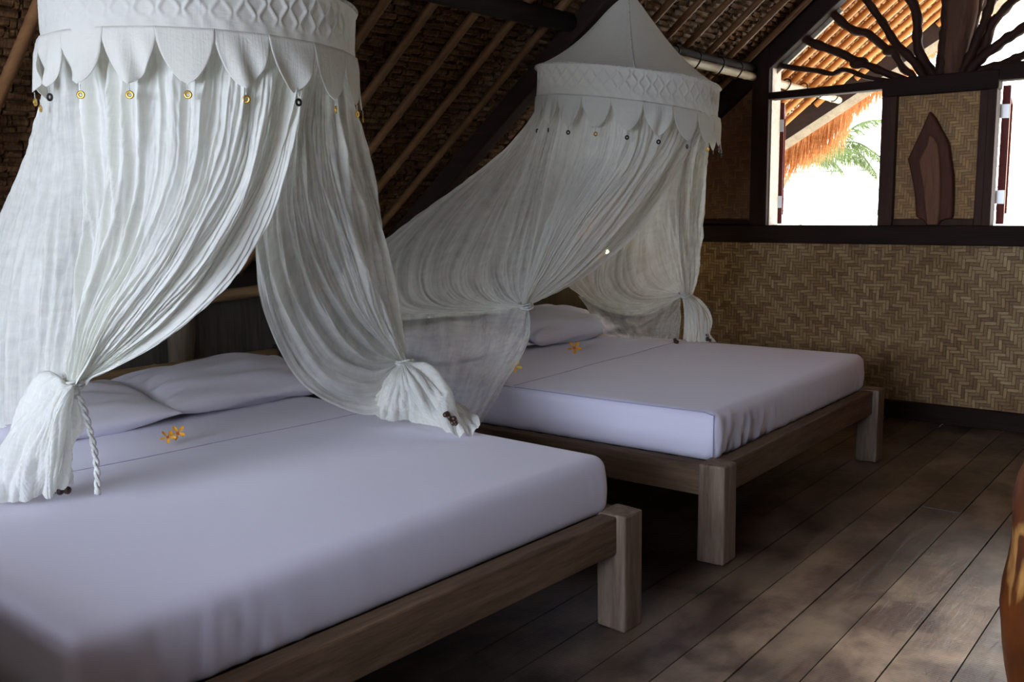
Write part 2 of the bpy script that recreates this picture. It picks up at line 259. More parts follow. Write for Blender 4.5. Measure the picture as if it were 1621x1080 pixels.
def m_woven(name, ca, cb_, cc, w=.0205, zig=1.35, st=.9):
    t = NT(name); c = t.n('ShaderNodeTexCoord'); sx = t.n('ShaderNodeSeparateXYZ'); t.l(c.outputs['Object'], sx.inputs[0])
    warp = t.noise(t.coord('Object'), 3.5, 2, .5)
    X = t.math('DIVIDE', t.math('ADD', sx.outputs[0], t.math('MULTIPLY', warp, .03)), w)
    Z = t.math('DIVIDE', t.math('ADD', sx.outputs[2], t.math('MULTIPLY', warp, .035)), w)
    i = t.math('FLOOR', X); j = t.math('FLOOR', Z); fx = t.math('FRACT', X); fz = t.math('FRACT', Z)
    dr = t.math('SIGN', t.math('SUBTRACT', t.math('FRACT', t.math('DIVIDE', t.math('ADD', sx.outputs[0], 10.02), zig)), .28))
    s = t.math('ADD', t.math('MULTIPLY', i, dr), j)
    k = t.math('FLOORED_MODULO', s, 6.0)
    H = t.math('LESS_THAN', k, 2.5)
    wi = t.n('ShaderNodeTexWhiteNoise', noise_dimensions='2D'); cbn = t.n('ShaderNodeCombineXYZ')
    grp = t.math('FLOOR', t.math('DIVIDE', s, 3.0))
    idn = t.math('ADD', t.math('MULTIPLY', j, H), t.math('MULTIPLY', t.math('ADD', i, 57.3), t.math('SUBTRACT', 1.0, H)))
    t.l(idn, cbn.inputs[0]); t.l(grp, cbn.inputs[1]); t.l(cbn.outputs[0], wi.inputs['Vector'])
    # splints: fine lines along each strip
    across = t.math('ADD', t.math('MULTIPLY', fz, H), t.math('MULTIPLY', fx, t.math('SUBTRACT', 1.0, H)))
    fine = t.math('ABSOLUTE', t.math('SINE', t.math('MULTIPLY', across, 9.42)))
    prof = t.math('SINE', t.math('MULTIPLY', across, PI))
    al = t.math('DIVIDE', t.math('ADD', t.math('FLOORED_MODULO', s, 3.0), t.math('ADD', t.math('MULTIPLY', fx, H), t.math('MULTIPLY', fz, t.math('SUBTRACT', 1.0, H)))), 3.0)
    dip = t.math('POWER', t.math('MAXIMUM', t.math('SINE', t.math('MULTIPLY', al, PI)), .001), .35)
    hgt = t.math('MULTIPLY', t.math('ADD', t.math('MULTIPLY', t.math('POWER', t.math('MAXIMUM', prof, .001), .4), .7), t.math('MULTIPLY', fine, .3)), t.math('ADD', .35, t.math('MULTIPLY', dip, .65)))
    tone = t.math('ADD', t.math('MULTIPLY', wi.outputs['Value'], .62), t.math('MULTIPLY', t.noise(t.coord('Object', (1,1,1)), 60, 3, .6), .38))
    col = t.ramp(tone, [(.12, ca), (.45, cb_), (.88, cc)])
    edge = t.math('LESS_THAN', t.math('MULTIPLY', prof, dip), .30)
    col = t.mix(t.math('MULTIPLY', edge, .42), col, srgb(58, 40, 24))
    big = t.ramp(t.noise(t.coord('Object'), 1.4, 3, .6), [(.35, (.72, .62, .5, 1)), (.65, (1, 1, 1, 1))])
    col = t.mix(1.0, col, big, 'MULTIPLY')
    t.bsdf(col, t.math('ADD', .38, t.math('MULTIPLY', wi.outputs['Value'], .25)), t.bump(hgt, st, .006), spec=.5)
    return t.m

def m_thatch(name, c1, c2, c3, trans=0.0):
    t = NT(name)
    n1 = t.noise(t.coord('Object', (14, 60, 14)), 2.0, 4, .6, .2); n3 = t.noise(t.coord('Object', (30, 3.0, 30)), 2.2, 3, .6, .2)
    n2 = t.noise(t.coord('Object', (1, 1, 1)), 3, 3, .6)
    f = t.math('ADD', t.math('MULTIPLY', n1, .4), t.math('ADD', t.math('MULTIPLY', n2, .25), t.math('MULTIPLY', n3, .35)))
    col = t.ramp(f, [(.36, c1), (.5, c2), (.66, c3)])
    p = t.bsdf(col, .7, t.bump(t.math('ADD', n1, n3), .5, .006), spec=.25)
    if trans:
        tr = t.n('ShaderNodeBsdfTranslucent'); t.l(col, tr.inputs[0]); mx = t.n('ShaderNodeMixShader'); mx.inputs[0].default_value = trans
        t.l(p.outputs[0], mx.inputs[1]); t.l(tr.outputs[0], mx.inputs[2]); t.l(mx.outputs[0], t.out.inputs[0])
    return t.m

def m_net(name, lo, hi, fr=48, col=(.92, .925, .85, 1)):
    """cotton gauze: diffuse + translucent, thinner between the gathered threads"""
    t = NT(name)
    v = t.coord('UV', (fr, 2.2, 1)); n = t.noise(v, 1.0, 5, .62, .35)
    wv = t.noise(t.coord('UV', (9, 26, 1)), 1.3, 4, .6, .5)
    f = t.math('ADD', t.math('MULTIPLY', n, .75), t.math('MULTIPLY', wv, .3))
    a = t.n('ShaderNodeMapRange'); t.l(f, a.inputs[0]); a.inputs[1].default_value = .36; a.inputs[2].default_value = .66; a.inputs[3].default_value = lo; a.inputs[4].default_value = hi
    d = t.n('ShaderNodeBsdfDiffuse'); d.inputs[0].default_value = col
    tr = t.n('ShaderNodeBsdfTranslucent'); tr.inputs[0].default_value = col
    b = t.bump(t.math('ADD', n, t.math('MULTIPLY', wv, .9)), .32, .006); t.l(b, d.inputs['Normal']); t.l(b, tr.inputs['Normal'])
    m1 = t.n('ShaderNodeMixShader'); m1.inputs[0].default_value = .40; t.l(d.outputs[0], m1.inputs[1]); t.l(tr.outputs[0], m1.inputs[2])
    tp = t.n('ShaderNodeBsdfTransparent'); m2 = t.n('ShaderNodeMixShader')
    t.l(a.outputs[0], m2.inputs[0]); t.l(tp.outputs[0], m2.inputs[1]); t.l(m1.outputs[0], m2.inputs[2]); t.l(m2.outputs[0], t.out.inputs[0])
    return t.m

def m_cotton(name, col, st=.25, sc=14):
    t = NT(name); n = t.noise(t.coord('Object'), sc, 5, .55, .6); w = t.noise(t.coord('Object', (1, 1, 2)), 3.2, 4, .5, 1.2)
    c = t.mix(t.math('MULTIPLY', n, .12), col, (col[0]*.8, col[1]*.8, col[2]*.84, 1))
    t.bsdf(c, .85, t.bump(t.math('ADD', t.math('MULTIPLY', n, .35), w), st, .012), spec=.15, Sheen_Weight=.25)
    return t.m

def m_plain(name, col, rough=.6, metal=0.0, spec=.5, nz=0, c2=None):
    t = NT(name)
    if nz:
        n = t.noise(t.coord('Object'), nz, 5, .6, .3); c = t.ramp(n, [(.35, col), (.65, c2 or (col[0]*.6, col[1]*.6, col[2]*.6, 1))])
        t.bsdf(c, rough, t.bump(n, .4, .01), spec, Metallic=metal)
    else: t.bsdf(col, rough, None, spec, Metallic=metal)
    return t.m

def m_emit(name, col, st):
    t = NT(name); e = t.n('ShaderNodeEmission'); e.inputs[0].default_value = col; e.inputs[1].default_value = st; t.l(e.outputs[0], t.out.inputs[0]); return t.m

def m_tiles():
    t = NT('roof_tiles'); b = t.n('ShaderNodeTexBrick'); t.l(t.coord('UV', (1, 1, 1)), b.inputs['Vector'])
    b.inputs['Color1'].default_value = (.78, .77, .74, 1); b.inputs['Color2'].default_value = (.7, .69, .66, 1); b.inputs['Mortar'].default_value = (.09, .09, .085, 1)
    b.inputs['Scale'].default_value = 1; b.inputs['Mortar Size'].default_value = .017; b.inputs['Brick Width'].default_value = .9; b.inputs['Row Height'].default_value = .5
    t.bsdf(b.outputs[0], .8, None, .2); return t.m

M = {}
M['floor'] = m_floor()
M['woven'] = m_woven('woven_bamboo', srgb(128, 100, 66), srgb(162, 134, 92), srgb(196, 172, 128))
M['woven_light'] = m_woven('woven_bamboo_fine', srgb(140, 106, 62), srgb(172, 136, 84), srgb(200, 164, 108), w=.0175, zig=9, st=.5)
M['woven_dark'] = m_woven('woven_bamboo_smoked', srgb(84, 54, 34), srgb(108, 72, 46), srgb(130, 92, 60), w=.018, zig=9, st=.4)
M['beam'] = wood('dark_timber', srgb(22, 13, 9), srgb(46, 28, 20), 'x', .75)
M['beam_y'] = wood('dark_timber_along', srgb(16, 11, 8), srgb(34, 24, 18), 'y', .8)
M['beam_z'] = wood('dark_timber_upright', srgb(28, 17, 12), srgb(54, 35, 26), 'z', .8)
M['trunk'] = wood('trunk_wood', srgb(58, 38, 29), srgb(112, 80, 62), 'z', .8)
M['panelframe'] = wood('panel_frame_timber', srgb(40, 25, 17), srgb(74, 50, 38), 'z', .65)
M['branch'] = wood('branch_wood', srgb(30, 16, 10), srgb(62, 36, 24), 'z', .65)
M['slab'] = wood('slab_wood', srgb(52, 26, 15), srgb(92, 50, 32), 'z', .6)
M['tongue'] = wood('slab_heartwood', srgb(78, 46, 30), srgb(134, 94, 66), 'z', .6)
M['teak_x'] = wood('weathered_teak_long', srgb(46, 34, 26), srgb(98, 78, 61), 'x', .75, c3=srgb(132, 110, 90))
M['teak_y'] = wood('weathered_teak_cross', srgb(46, 34, 26), srgb(98, 78, 61), 'y', .75, c3=srgb(130, 108, 86))
M['teak_z'] = wood('weathered_teak_leg', srgb(58, 47, 39), srgb(114, 97, 82), 'z', .75, c3=srgb(148, 132, 116))
M['plank'] = wood('grey_wall_boards', srgb(52, 48, 45), srgb(98, 92, 84), 'z', .7)
M['log'] = wood('stripped_log', srgb(66, 54, 44), srgb(120, 104, 86), 'z', .65)
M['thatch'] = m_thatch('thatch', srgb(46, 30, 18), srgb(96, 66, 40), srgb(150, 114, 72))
M['thatch_out'] = m_thatch('thatch_overhang_lit', srgb(92, 52, 26), srgb(160, 110, 60), srgb(208, 164, 108), .08)  # warmer, brighter copy of the indoor thatch; outdoor light put into the colour
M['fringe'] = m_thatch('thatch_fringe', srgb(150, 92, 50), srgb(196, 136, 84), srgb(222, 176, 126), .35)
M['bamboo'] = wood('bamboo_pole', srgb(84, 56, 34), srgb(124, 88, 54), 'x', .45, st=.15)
M['bamboo_out'] = wood('bamboo_pole_sunny', srgb(156, 98, 46), srgb(200, 142, 80), 'x', .45, st=.15)  # orange copy of the rafter bamboo with sunlight put into its colour
M['bamboo_y'] = wood('bamboo_rail', srgb(120, 96, 66), srgb(168, 140, 100), 'y', .45, st=.15)
M['bamboo_pale'] = wood('bleached_bamboo', srgb(150, 140, 118), srgb(196, 186, 164), 'y', .5, st=.15)
M['tie'] = m_plain('black_cord', srgb(22, 18, 16), .7)
M['sheet'] = m_cotton('bed_sheet', (.65, .63, .745, 1), .30, 5)
M['pillow'] = m_cotton('pillow_case', (.78, .76, .84, 1), .5, 6)
M['seam'] = m_plain('sheet_seam', (.34, .34, .50, 1), .9)
M['net'] = m_net('net_gauze', .82, .985)
M['net_sheer'] = m_net('net_gauze_thin', .56, .92, 30)
M['net_sheer2'] = m_net('net_gauze_single', .24, .54, 14)
M['canopy'] = m_net('canopy_cotton', .985, 1.0, 24, (.80, .79, .72, 1))
M['gold'] = m_plain('brass_coin', srgb(226, 184, 84), .3, .9)
M['darkcoin'] = m_plain('dark_coin', srgb(40, 32, 28), .4, .6)
M['bead'] = m_plain('wooden_bead', srgb(58, 36, 26), .35, 0, .6)
M['cord'] = m_plain('white_cord', (.74, .74, .68, 1), .8, nz=90)
M['steel'] = m_plain('hinge_steel', srgb(190, 190, 185), .35, .8)
M['reveal'] = m_plain('sunlit_reveal_tint', srgb(226, 216, 202), .6, nz=30, c2=srgb(205, 190, 172))  # pale tint painting sunlight on the post's side face
M['shutter'] = wood('shutter_timber', srgb(80, 30, 28), srgb(120, 52, 44), 'z', .5)
M['yellow'] = m_plain('petal_yellow', srgb(250, 176, 24), .5)
M['yellow2'] = m_plain('petal_pale', srgb(250, 214, 90), .5)
M['orange'] = m_plain('petal_heart', srgb(222, 110, 16), .5)
M['leaf'] = m_thatch('palm_leaf', srgb(54, 66, 38), srgb(88, 104, 62), srgb(128, 142, 96), .25)
M['leaf2'] = m_thatch('tree_leaf', srgb(110, 140, 60), srgb(170, 190, 100), srgb(220, 220, 150), .4)
M['ground'] = m_plain('sunlit_ground', srgb(226, 214, 190), .9, nz=2, c2=srgb(206, 190, 160))
M['tiles'] = m_tiles()
M['postlog'] = None
M['bulb'] = m_emit('lamp_bulb', (1, .78, .42, 1), 380)
def m_log():
    t = NT('polished_log'); v = t.coord('Object', (9, 9, 3)); n = t.noise(v, 1.6, 5, .6, .5); n2 = t.noise(t.coord('Object', (10, 10, 5)), 1.7, 2, .4, .8)
    col = t.ramp(n, [(.3, srgb(56, 26, 10)), (.7, srgb(112, 58, 22))])
    sp = t.ramp(n2, [(.60, (0, 0, 0, 1)), (.68, (1, 1, 1, 1))])
    col = t.mix(sp, col, srgb(176, 126, 66))
    t.bsdf(col, .35, t.bump(n2, .3, .01), .5); return t.m
M['postlog'] = m_log()

# ------------------------------------------------------------------ room constants
WY = 6.22          # inner face of the window wall
K = .824; C0 = 4.56  # roof underside  z = C0 + K*x
RX = -1.49         # ridge
XL = -3.72         # low wall behind the beds
XE = -4.30         # eave
XR = 2*RX - XL
YB = -2.2
def roofz(x, c=C0): return c + K*x
def prow(x): return 7.68 + .8*(x+3.16)      # outer edge of the overhang
nrm = Vector((-K, 0, 1)).normalized()        # outward normal of the left slope
sl = Vector((1, 0, K)).normalized()

# floor : one board after another with open joints
fb = MB(); px = -1.2865-.1713*15
joints = {-1: [3.262], 0: [1.1], 1: [4.4], 2: [0.4], 3: [3.879], 4: [1.7]}
ii = -15
while px < XR:
    ys = [YB] + sorted(joints.get(ii, [random.uniform(0, 5)])) + [WY+.02]
    for a, b in zip(ys[:-1], ys[1:]):
        dz = random.uniform(-.0015, .0015)
        fb.box((px+.0022, a+.0015, -.04), (px+.1713-.0022, b-.0015, dz))
    px += .1713; ii += 1
fb.box((XE-.1, YB-.1, -.10), (XR+.1, WY+.1, -.045))
fo = fb.build('floor', M['floor']); struct(fo)

# window wall -----------------------------------------------------------------
w = MB()
w.box((XE-.05, WY, .10), (XR+.1, WY+.03, 1.10))
struct(w.build('wall_far', M['woven']))
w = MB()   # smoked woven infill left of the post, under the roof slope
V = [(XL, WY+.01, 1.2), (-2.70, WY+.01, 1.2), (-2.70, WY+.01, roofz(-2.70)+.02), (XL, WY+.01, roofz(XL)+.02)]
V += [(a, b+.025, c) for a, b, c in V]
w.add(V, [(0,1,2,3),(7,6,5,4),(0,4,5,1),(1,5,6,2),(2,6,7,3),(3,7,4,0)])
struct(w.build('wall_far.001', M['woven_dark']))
w = MB(); w.box((XL, WY-.05, -.002), (XR, WY+.05, .108)); o = w.build('baseboard_far', M['beam']); struct(o); bevel(o)
w = MB(); w.box((XL-.05, WY-.055, 1.088), (XR+.05, WY+.10, 1.205)); o = w.build('trim_1', M['beam']); struct(o); bevel(o, .008)
w = MB(); w.box((-3.70, WY-.02, 1.205), (-2.745, WY+.02, 1.238)); struct(w.build('trim_2', M['beam']))
# upright post between infill and window
w = MB(); w.box((-2.752, WY-.045, 1.20), (-2.634, WY+.09, 2.37)); o = w.build('trim_3', M['beam_z']); struct(o); bevel(o, .006)
w = MB(); w.box((-2.634, WY+.0, 1.204), (-2.628, WY+.14, 2.04)); w.box((-2.634, WY+.0, 2.07), (-2.628, WY+.14, 2.25)); struct(w.build('trim_4', M['reveal']))  # skin on the post's side; its sunlit brightness comes from the pale colour
# lintel left, header over panel, lintel right
w = MB(); w.add(*(lambda a: (a, [(0,3,2,1),(4,5,6,7),(0,1,5,4),(1,2,6,5),(2,3,7,6),(3,0,4,7)]))([(-2.64,WY-.04,2.026),(-1.90,WY-.04,2.034),(-1.90,WY+.06,2.034),(-2.64,WY+.06,2.026),(-2.64,WY-.04,2.072),(-1.90,WY-.04,2.090),(-1.90,WY+.06,2.090),(-2.64,WY+.06,2.072)]))
o = w.build('trim_5', M['beam']); struct(o); bevel(o)
w = MB(); w.box((-1.905, WY-.05, 1.985), (-1.252, WY+.06, 2.094)); o = w.build('trim_6', M['beam']); struct(o); bevel(o, .008)
w = MB(); w.box((-1.30, WY-.04, 2.030), (XR-.3, WY+.06, 2.130)); o = w.build('trim_7', M['beam']); struct(o); bevel(o, .012)
# fixed centre panel
pf = thing('carved_panel', (-1.58, WY, 1.2), 'dark framed woven bamboo panel between the two window openings', 'wall panel')
w = MB()
w.box((-1.903, WY-.045, 1.205), (-1.815, WY+.05, 1.986)); w.box((-1.352, WY-.03, 1.205), (-1.305, WY+.05, 1.986)); w.box((-1.306, WY-.05, 1.205), (-1.258, WY+.06, 1.986))
w.box((-1.815, WY-.03, 1.205), (-1.352, WY+.05, 1.246))
o = w.build('frame', M['panelframe'], pf); bevel(o, .005)
w = MB(); w.box((-1.82, WY+.0, 1.24), (-1.35, WY+.02, 1.99)); w.build('woven_infill', M['woven_light'], pf)
def prism(P, y0, y1):
    n = len(P); V = [(x, y0, z) for x, z in P] + [(x, y1, z) for x, z in P]
    return V, [tuple(range(n)), tuple(range(2*n-1, n-1, -1))] + [(i, i+n, (i+1) % n+n, (i+1) % n) for i in range(n)]
ms = MB(); ms.add(*prism([(x, max(z, 1.207)) for x, z in SLAB], WY-.055, WY-.002)); o = ms.build('wooden_slab', M['slab'])
tag(o, 'pointed reddish brown driftwood slab standing against the woven panel', 'wood carving'); bevel(o, .012, 3)
ms = MB()
P = [(x, max(z, 1.209)) for x, z in TONG]; V, F = prism(P, WY-.075, WY-.05); cx = sum(p[0] for p in P)/len(P)
V = [((x-cx)*.86+cx if y < WY-.07 else x, y, z) for x, y, z in V]; ms.add(V, F)
t2 = ms.build('heartwood_ridge', M['tongue'], o); bevel(t2, .010, 3)

# window openings: open to the air, an outward-swung shutter each
def shutter(hx, ang, h0, h1, wd, label, hz):
    r = thing('window_shutter', (hx, WY+.15, h0), label, 'shutter')
    d = Vector((math.sin(ang), math.cos(ang), 0)); n = Vector((d.y, -d.x, 0)); b = Vector((hx, WY+.15, 0))
    def q(s0, s1, z0, z1, t0, t1, mm):
        for (x, z) in ((0, 0),): pass
        V = []
        for z in (z0, z1):
            for (s_, t_) in ((s0, t0), (s1, t0), (s1, t1), (s0, t1)): p = b + d*s_ + n*t_; V.append((p.x, p.y, z))
        mm.add(V, [(0,3,2,1),(4,5,6,7),(0,1,5,4),(1,2,6,5),(2,3,7,6),(3,0,4,7)])
    f = MB(); q(0, .055, h0, h1, 0, .042, f); q(wd-.055, wd, h0, h1, 0, .042, f); q(.055, wd-.055, h1-.06, h1, 0, .042, f); q(.055, wd-.055, h0, h0+.06, 0, .042, f)
    f.build('shutter_frame', M['shutter'], r)
    f = MB(); q(.05, wd-.05, h0+.05, h1-.05, .012, .03, f); f.build('woven_infill', M['woven_light'], r)
    for z in hz:
        f = MB(); q(-.012, -.001, z-.04, z+.04, .004, .040, f); q(-.020, -.010, z-.04, z+.04, -.012, .004, f)
        for k in (-.026, 0, .026): q(-.016, -.011, z+k-.004, z+k+.004, .020, .028, f)
        f.build('hinge', M['steel'], r)
shutter(-2.648, R_(-21.2), 1.21, 2.02, .66, 'outward-open dark red shutter seen edge-on at the left window', (1.358, 1.868))
shutter(-1.268, R_(-9.4), 1.21, 2.02, .66, 'outward-open dark red shutter seen edge-on right of the carved panel', (1.371, 1.871))

# sunburst: trunk and bent branches over the lintel ---------------------------
t = MB(); P = [Vector(p) for p in POST]; P[0].z += .5
t.tube(P, [.098, .090, .078, .066, .055], 16, wob=.05)
o = t.build('trunk_post', M['trunk'], None, True); tag(o, 'thick dark tree trunk rising from the lintel at the centre of the branches', 'tree trunk')
bl = ['lowest thin bent branch on the left side of the sunburst', 'thick knotty branch second from the bottom on the left of the sunburst',
 'wavy branch third from the bottom on the left of the sunburst', 'straight slanting branch crossing the wavy one, left of the trunk',
 'steep kinked branch fourth left of the trunk, against the thatch', 'upright twisted branch hugging the left side of the trunk',
 'branch hugging the right side of the trunk', 'straight branch just right of the trunk, bright sky on both sides',
 'curved steep branch leaning right against the white sky', 'thick branch slanting right below the curved one', 'lowest branch on the right, nearly level above the lintel']
for k, (P, ra, rb) in enumerate(BR):
    t = MB(); pp = catmull(np.array(P), np.linspace(0, 1, 28)); rr = np.linspace(ra, rb, 28)*(.68)
    rr = rr*(1+.07*np.sin(np.arange(28)*1.3+k)); 
    pp[:, 1] += .004*np.sin(np.arange(28)*.8+k)
    t.tube([tuple(p) for p in pp], list(rr*1.25), 10, wob=.08)
    if k in (1, 2):  # knots
        i0 = 15 if k == 1 else 18
        t.sphere(tuple(pp[i0]+np.array([0, 0, -.006])), rr[i0]*1.9, 10, 7, 0, (1.5, .9, .9))
    if k == 1:
        a = pp[3]; t.tube([tuple(a), tuple(a+np.array([.01, 0, -.035]))], [.013, .009], 8)
    o = t.build('bent_branch', M['branch'], None, True); tag(o, bl[k], 'branch', 'sunburst branches above the windows')

# roof ------------------------------------------------------------------------
def thatch_rows(mb, xa, xb, ya, yend, side=1, pitch=.040, seg=.04, off=.030):
    """folded tops of the grass bundles: short half-round rolls in level rows, ragged and uneven"""
    L = (xb-xa)/sl.x; n = int(L/pitch)
    prof = ((-.05, .028), (.10, .004), (.42, -.002), (.80, .006), (1.0, .030))
    for r in range(n):
        x0 = xa+r*pitch*sl.x
        ye = yend(x0) if callable(yend) else yend; y = ya
        base = Vector((x0, 0, roofz(x0))); ph = random.uniform(0, 6)
        while y < ye:
            wd = seg*random.choice((.3, .45, .6, .9, 1.5, 2.2)); y1 = min(y+wd, ye)
            d0 = off+.006*math.sin(y*5+ph)+random.uniform(-.006, .006); ds = random.uniform(-.005, .005); g = random.uniform(0, .003); sc = random.uniform(.8, 1.1)
            P = []
            for (s_, o_) in prof:
                q = base + sl*(s_*pitch*sc+ds) + nrm*(d0+o_)
                tl = random.uniform(-.002, .002)
                P += [(q.x, y+g, q.z+tl), (q.x, y1-g, q.z-tl)]
            mb.add(P, [(2*k, 2*k+1, 2*k+3, 2*k+2) for k in range(len(prof)-1)])
            y = y1
def roof_slab(mb, xa, xb, ya, yend, side, o0, o1):
    V = []
    for x in (xa, xb):
        ye = yend(x) if callable(yend) else yend; y0 = ya(x) if callable(ya) else ya
        for o_ in (o0, o1):
            p = Vector((x, 0, roofz(x))) + nrm*o_
            if x == xb: p.x = x; p.z = roofz(x) + o_/nrm.z
            X = p.x if side > 0 else 2*RX-p.x
            V += [(X, y0, p.z), (X, ye, p.z)]
    mb.add(V, [(0,1,5,4),(2,6,7,3),(0,2,3,1),(4,5,7,6),(0,4,6,2),(1,3,7,5)])
r = MB(); thatch_rows(r, XE, RX, YB, WY); roof_slab(r, XE, RX, YB-.1, WY, 1, .075, .16)
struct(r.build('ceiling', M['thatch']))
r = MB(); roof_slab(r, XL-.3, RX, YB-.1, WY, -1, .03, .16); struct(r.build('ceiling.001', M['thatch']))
ov = thing('thatched_overhang', (-2.9, WY+.1, 2.2), 'sunlit orange thatched roof overhang outside above the windows', 'roof overhang')
r = MB(); thatch_rows(r, -4.4, RX, WY+.001, prow, 1); roof_slab(r, -4.4, RX, WY+.001, prow, 1, .075, .2)
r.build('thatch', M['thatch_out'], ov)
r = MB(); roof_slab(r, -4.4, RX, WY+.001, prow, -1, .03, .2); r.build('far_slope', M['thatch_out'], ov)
def edge(x, c): return Vector((x, prow(x), roofz(x, c)))
r = MB(); r.bar(edge(-4.4, 4.53), edge(RX, 4.53), .05, .15); r.build('barge_pole', M['beam'], ov)
r = MB(); r.bar(edge(-4.4, 4.41)+Vector((.0, .035, 0)), edge(RX, 4.41)+Vector((0, .035, 0)), .03, .07); r.build('pale_batten', M['bamboo_pale'], ov)
r = MB()
for k in range(5200):
    x = random.uniform(-4.3, -1.7); p = edge(x, 4.40)+Vector((random.uniform(-.03, .03), .06+random.uniform(0, .16), random.uniform(-.02, .05)))
    L = random.uniform(.14, .40)*(1.0 if x < -2.75 else max(.15, 1.0+(x+2.75)*-1.1)); lean = Vector((random.uniform(-.16, .02)-.08, random.uniform(-.05, .08), -1)).normalized()
    if x > -2.75: L *= .45
    wd = random.uniform(.0022, .005); q1 = p+lean*L*.5+Vector((random.uniform(-.01, .01), 0, 0)); q2 = p+lean*L
    a = random.uniform(0, PI); s_ = Vector((math.cos(a), math.sin(a)*.6, 0))*wd
    r.add([tuple(p-s_), tuple(p+s_), tuple(q1+s_), tuple(q1-s_), tuple(q2)], [(0,1,2,3), (3,2,4)])
o = r.build('thatch_fringe', M['fringe'], ov); o['kind'] = 'stuff'

def bamboo_pts(p, q, rad, node=.33, ph=0.0, n=10):
    """tube with swollen joints"""
    p = Vector(p); q = Vector(q); L = (q-p).length; pts = []; rr = []
    s = 0; marks = sorted(set([0, L] + [max(0, min(L, ph+k*node+e)) for k in range(int(L/node)+2) for e in (-.012, 0, .012)]))
    bow = Vector((0, random.uniform(-.006, .006), random.uniform(-.003, .003)))
    for m_ in marks:
        k = (m_-ph)/node; isn = abs(k-round(k)) < .004 and 0 < m_ < L
        pts.append(p+(q-p)*(m_/L)+bow*math.sin(PI*m_/L)); rr.append(rad*(1.13 if isn else 1.0))
    return pts, rr
def rafter(y, x0, x1, m, label, group, rad=.021, c=C0-.010):
    t = MB(); pts, rr = bamboo_pts((x0, y, roofz(x0, c)), (x1, y, roofz(x1, c)), rad, random.uniform(.3, .38), random.uniform(0, .3))
    t.tube(pts, rr, 10)
    o = t.build('bamboo_rafter', m, None, True); tag(o, label, 'bamboo rafter', group)
ys = [3.947-.262*k for k in range(24)]+[4.21+.262*k for k in range(3)]+[4.99, 5.262, 5.57, 5.835, 6.105]
for y in sorted(ys):
    if y < -2: continue
    if y > 4.9: lb = 'brown bamboo roof rafter in the bay between the far canopy and the gable'
    elif y > 4.1: lb = 'brown bamboo roof rafter hidden mostly behind the far bed canopy'
    elif y > 2.4: lb = 'brown bamboo roof rafter in the bay between the two bed canopies'
    else: lb = 'brown bamboo roof rafter at the left, beside and behind the near canopy'
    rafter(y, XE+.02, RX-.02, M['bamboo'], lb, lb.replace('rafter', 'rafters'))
y = 6.42
while y < 8.7:
    x0 = max(-4.3, (y-7.68)/.8-3.16+.05)
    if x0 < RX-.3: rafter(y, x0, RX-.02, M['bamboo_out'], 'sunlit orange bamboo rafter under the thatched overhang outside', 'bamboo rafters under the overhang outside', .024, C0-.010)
    y += .20

# trusses, purlin --------------------------------------------------------------
t = MB(); t.bar((XE, 4.075, roofz(XE, 4.455)), (RX, 4.075, roofz(RX, 4.455)), .10, .10)
o = t.build('roof_beam', M['beam'], None); tag(o, 'dark sloping roof beam behind the far bed canopy', 'roof beam'); bevel(o, .015, 3)
t = MB(); t.bar((XL, WY+.01, roofz(XL, 4.50)), (RX, WY+.01, roofz(RX, 4.50)), .10, .16)
o = t.build('roof_beam', M['beam'], None); tag(o, 'dark sloping gable beam along the top of the window wall', 'roof beam'); bevel(o, .012, 3)
t = MB(); t.bar((-2.72, WY+.085, roofz(-2.72, 4.395)), (-2.22, WY+.085, roofz(-2.22, 4.395)), .03, .045)
o = t.build('pale_strip', M['bamboo_pale'], None); tag(o, 'pale flat strip along the outer edge of the gable beam', 'wood strip')
t = MB()
pp = [(-2.752+.006*math.sin(k*1.1), YB+(WY-YB)*k/24, 2.232+.005*math.cos(k)) for k in range(25)]
t.tube(pp, [.047 if p[1] < 4.15 else .032 for p in pp], 12, wob=.04)
o = t.build('roof_purlin', M['beam_y'], None, True); tag(o, 'dark horizontal log running under the bamboo rafters', 'roof log')
bp = thing('bamboo_purlin', (-2.715, 4.2, 2.155), 'pale bamboo pole tied with black cord under the rafters near the gable', 'bamboo pole')
t = MB(); pts, rr = bamboo_pts((-2.718, 4.15, 2.168), (-2.735, 6.16, 2.178), .026, .42, .2); t.tube(pts, rr, 12); t.build('pole', M['bamboo_pale'], bp, True)
def cord_loop(mb, c, ra, rb, axis='y', r=.004, tilt=0.0):
    P = []
    for k in range(15):
        a = 2*PI*k/14; P.append((c[0]+ra*math.cos(a), c[1]+tilt*math.sin(a)+.004*math.sin(3*a), c[2]+rb*math.sin(a)))
    mb.tube(P, r, 5)
for y in (4.46, 4.72, 4.99, 5.262, 5.57, 5.835):
    t = MB(); cord_loop(t, (-2.726, y+.03, 2.19), .046, .058, r=.005, tilt=.03); t.build('cord_tie', M['tie'], bp, True)
bo = thing('bamboo_purlin', (-2.74, 6.4, 2.17), 'short pale bamboo pole with cord ties outside above the left window', 'bamboo pole')
t = MB(); pts, rr = bamboo_pts((-2.735, 6.36, 2.178), (-2.775, 7.9, 2.165), .028, .42, .1); t.tube(pts, rr, 12); t.build('pole', M['bamboo_pale'], bo, True)
for y in (6.73, 7.05, 7.38, 7.7):
    t = MB(); cord_loop(t, (-2.745, y, 2.18), .036, .042, r=.005, tilt=.02); t.build('cord_tie', M['tie'], bo, True)

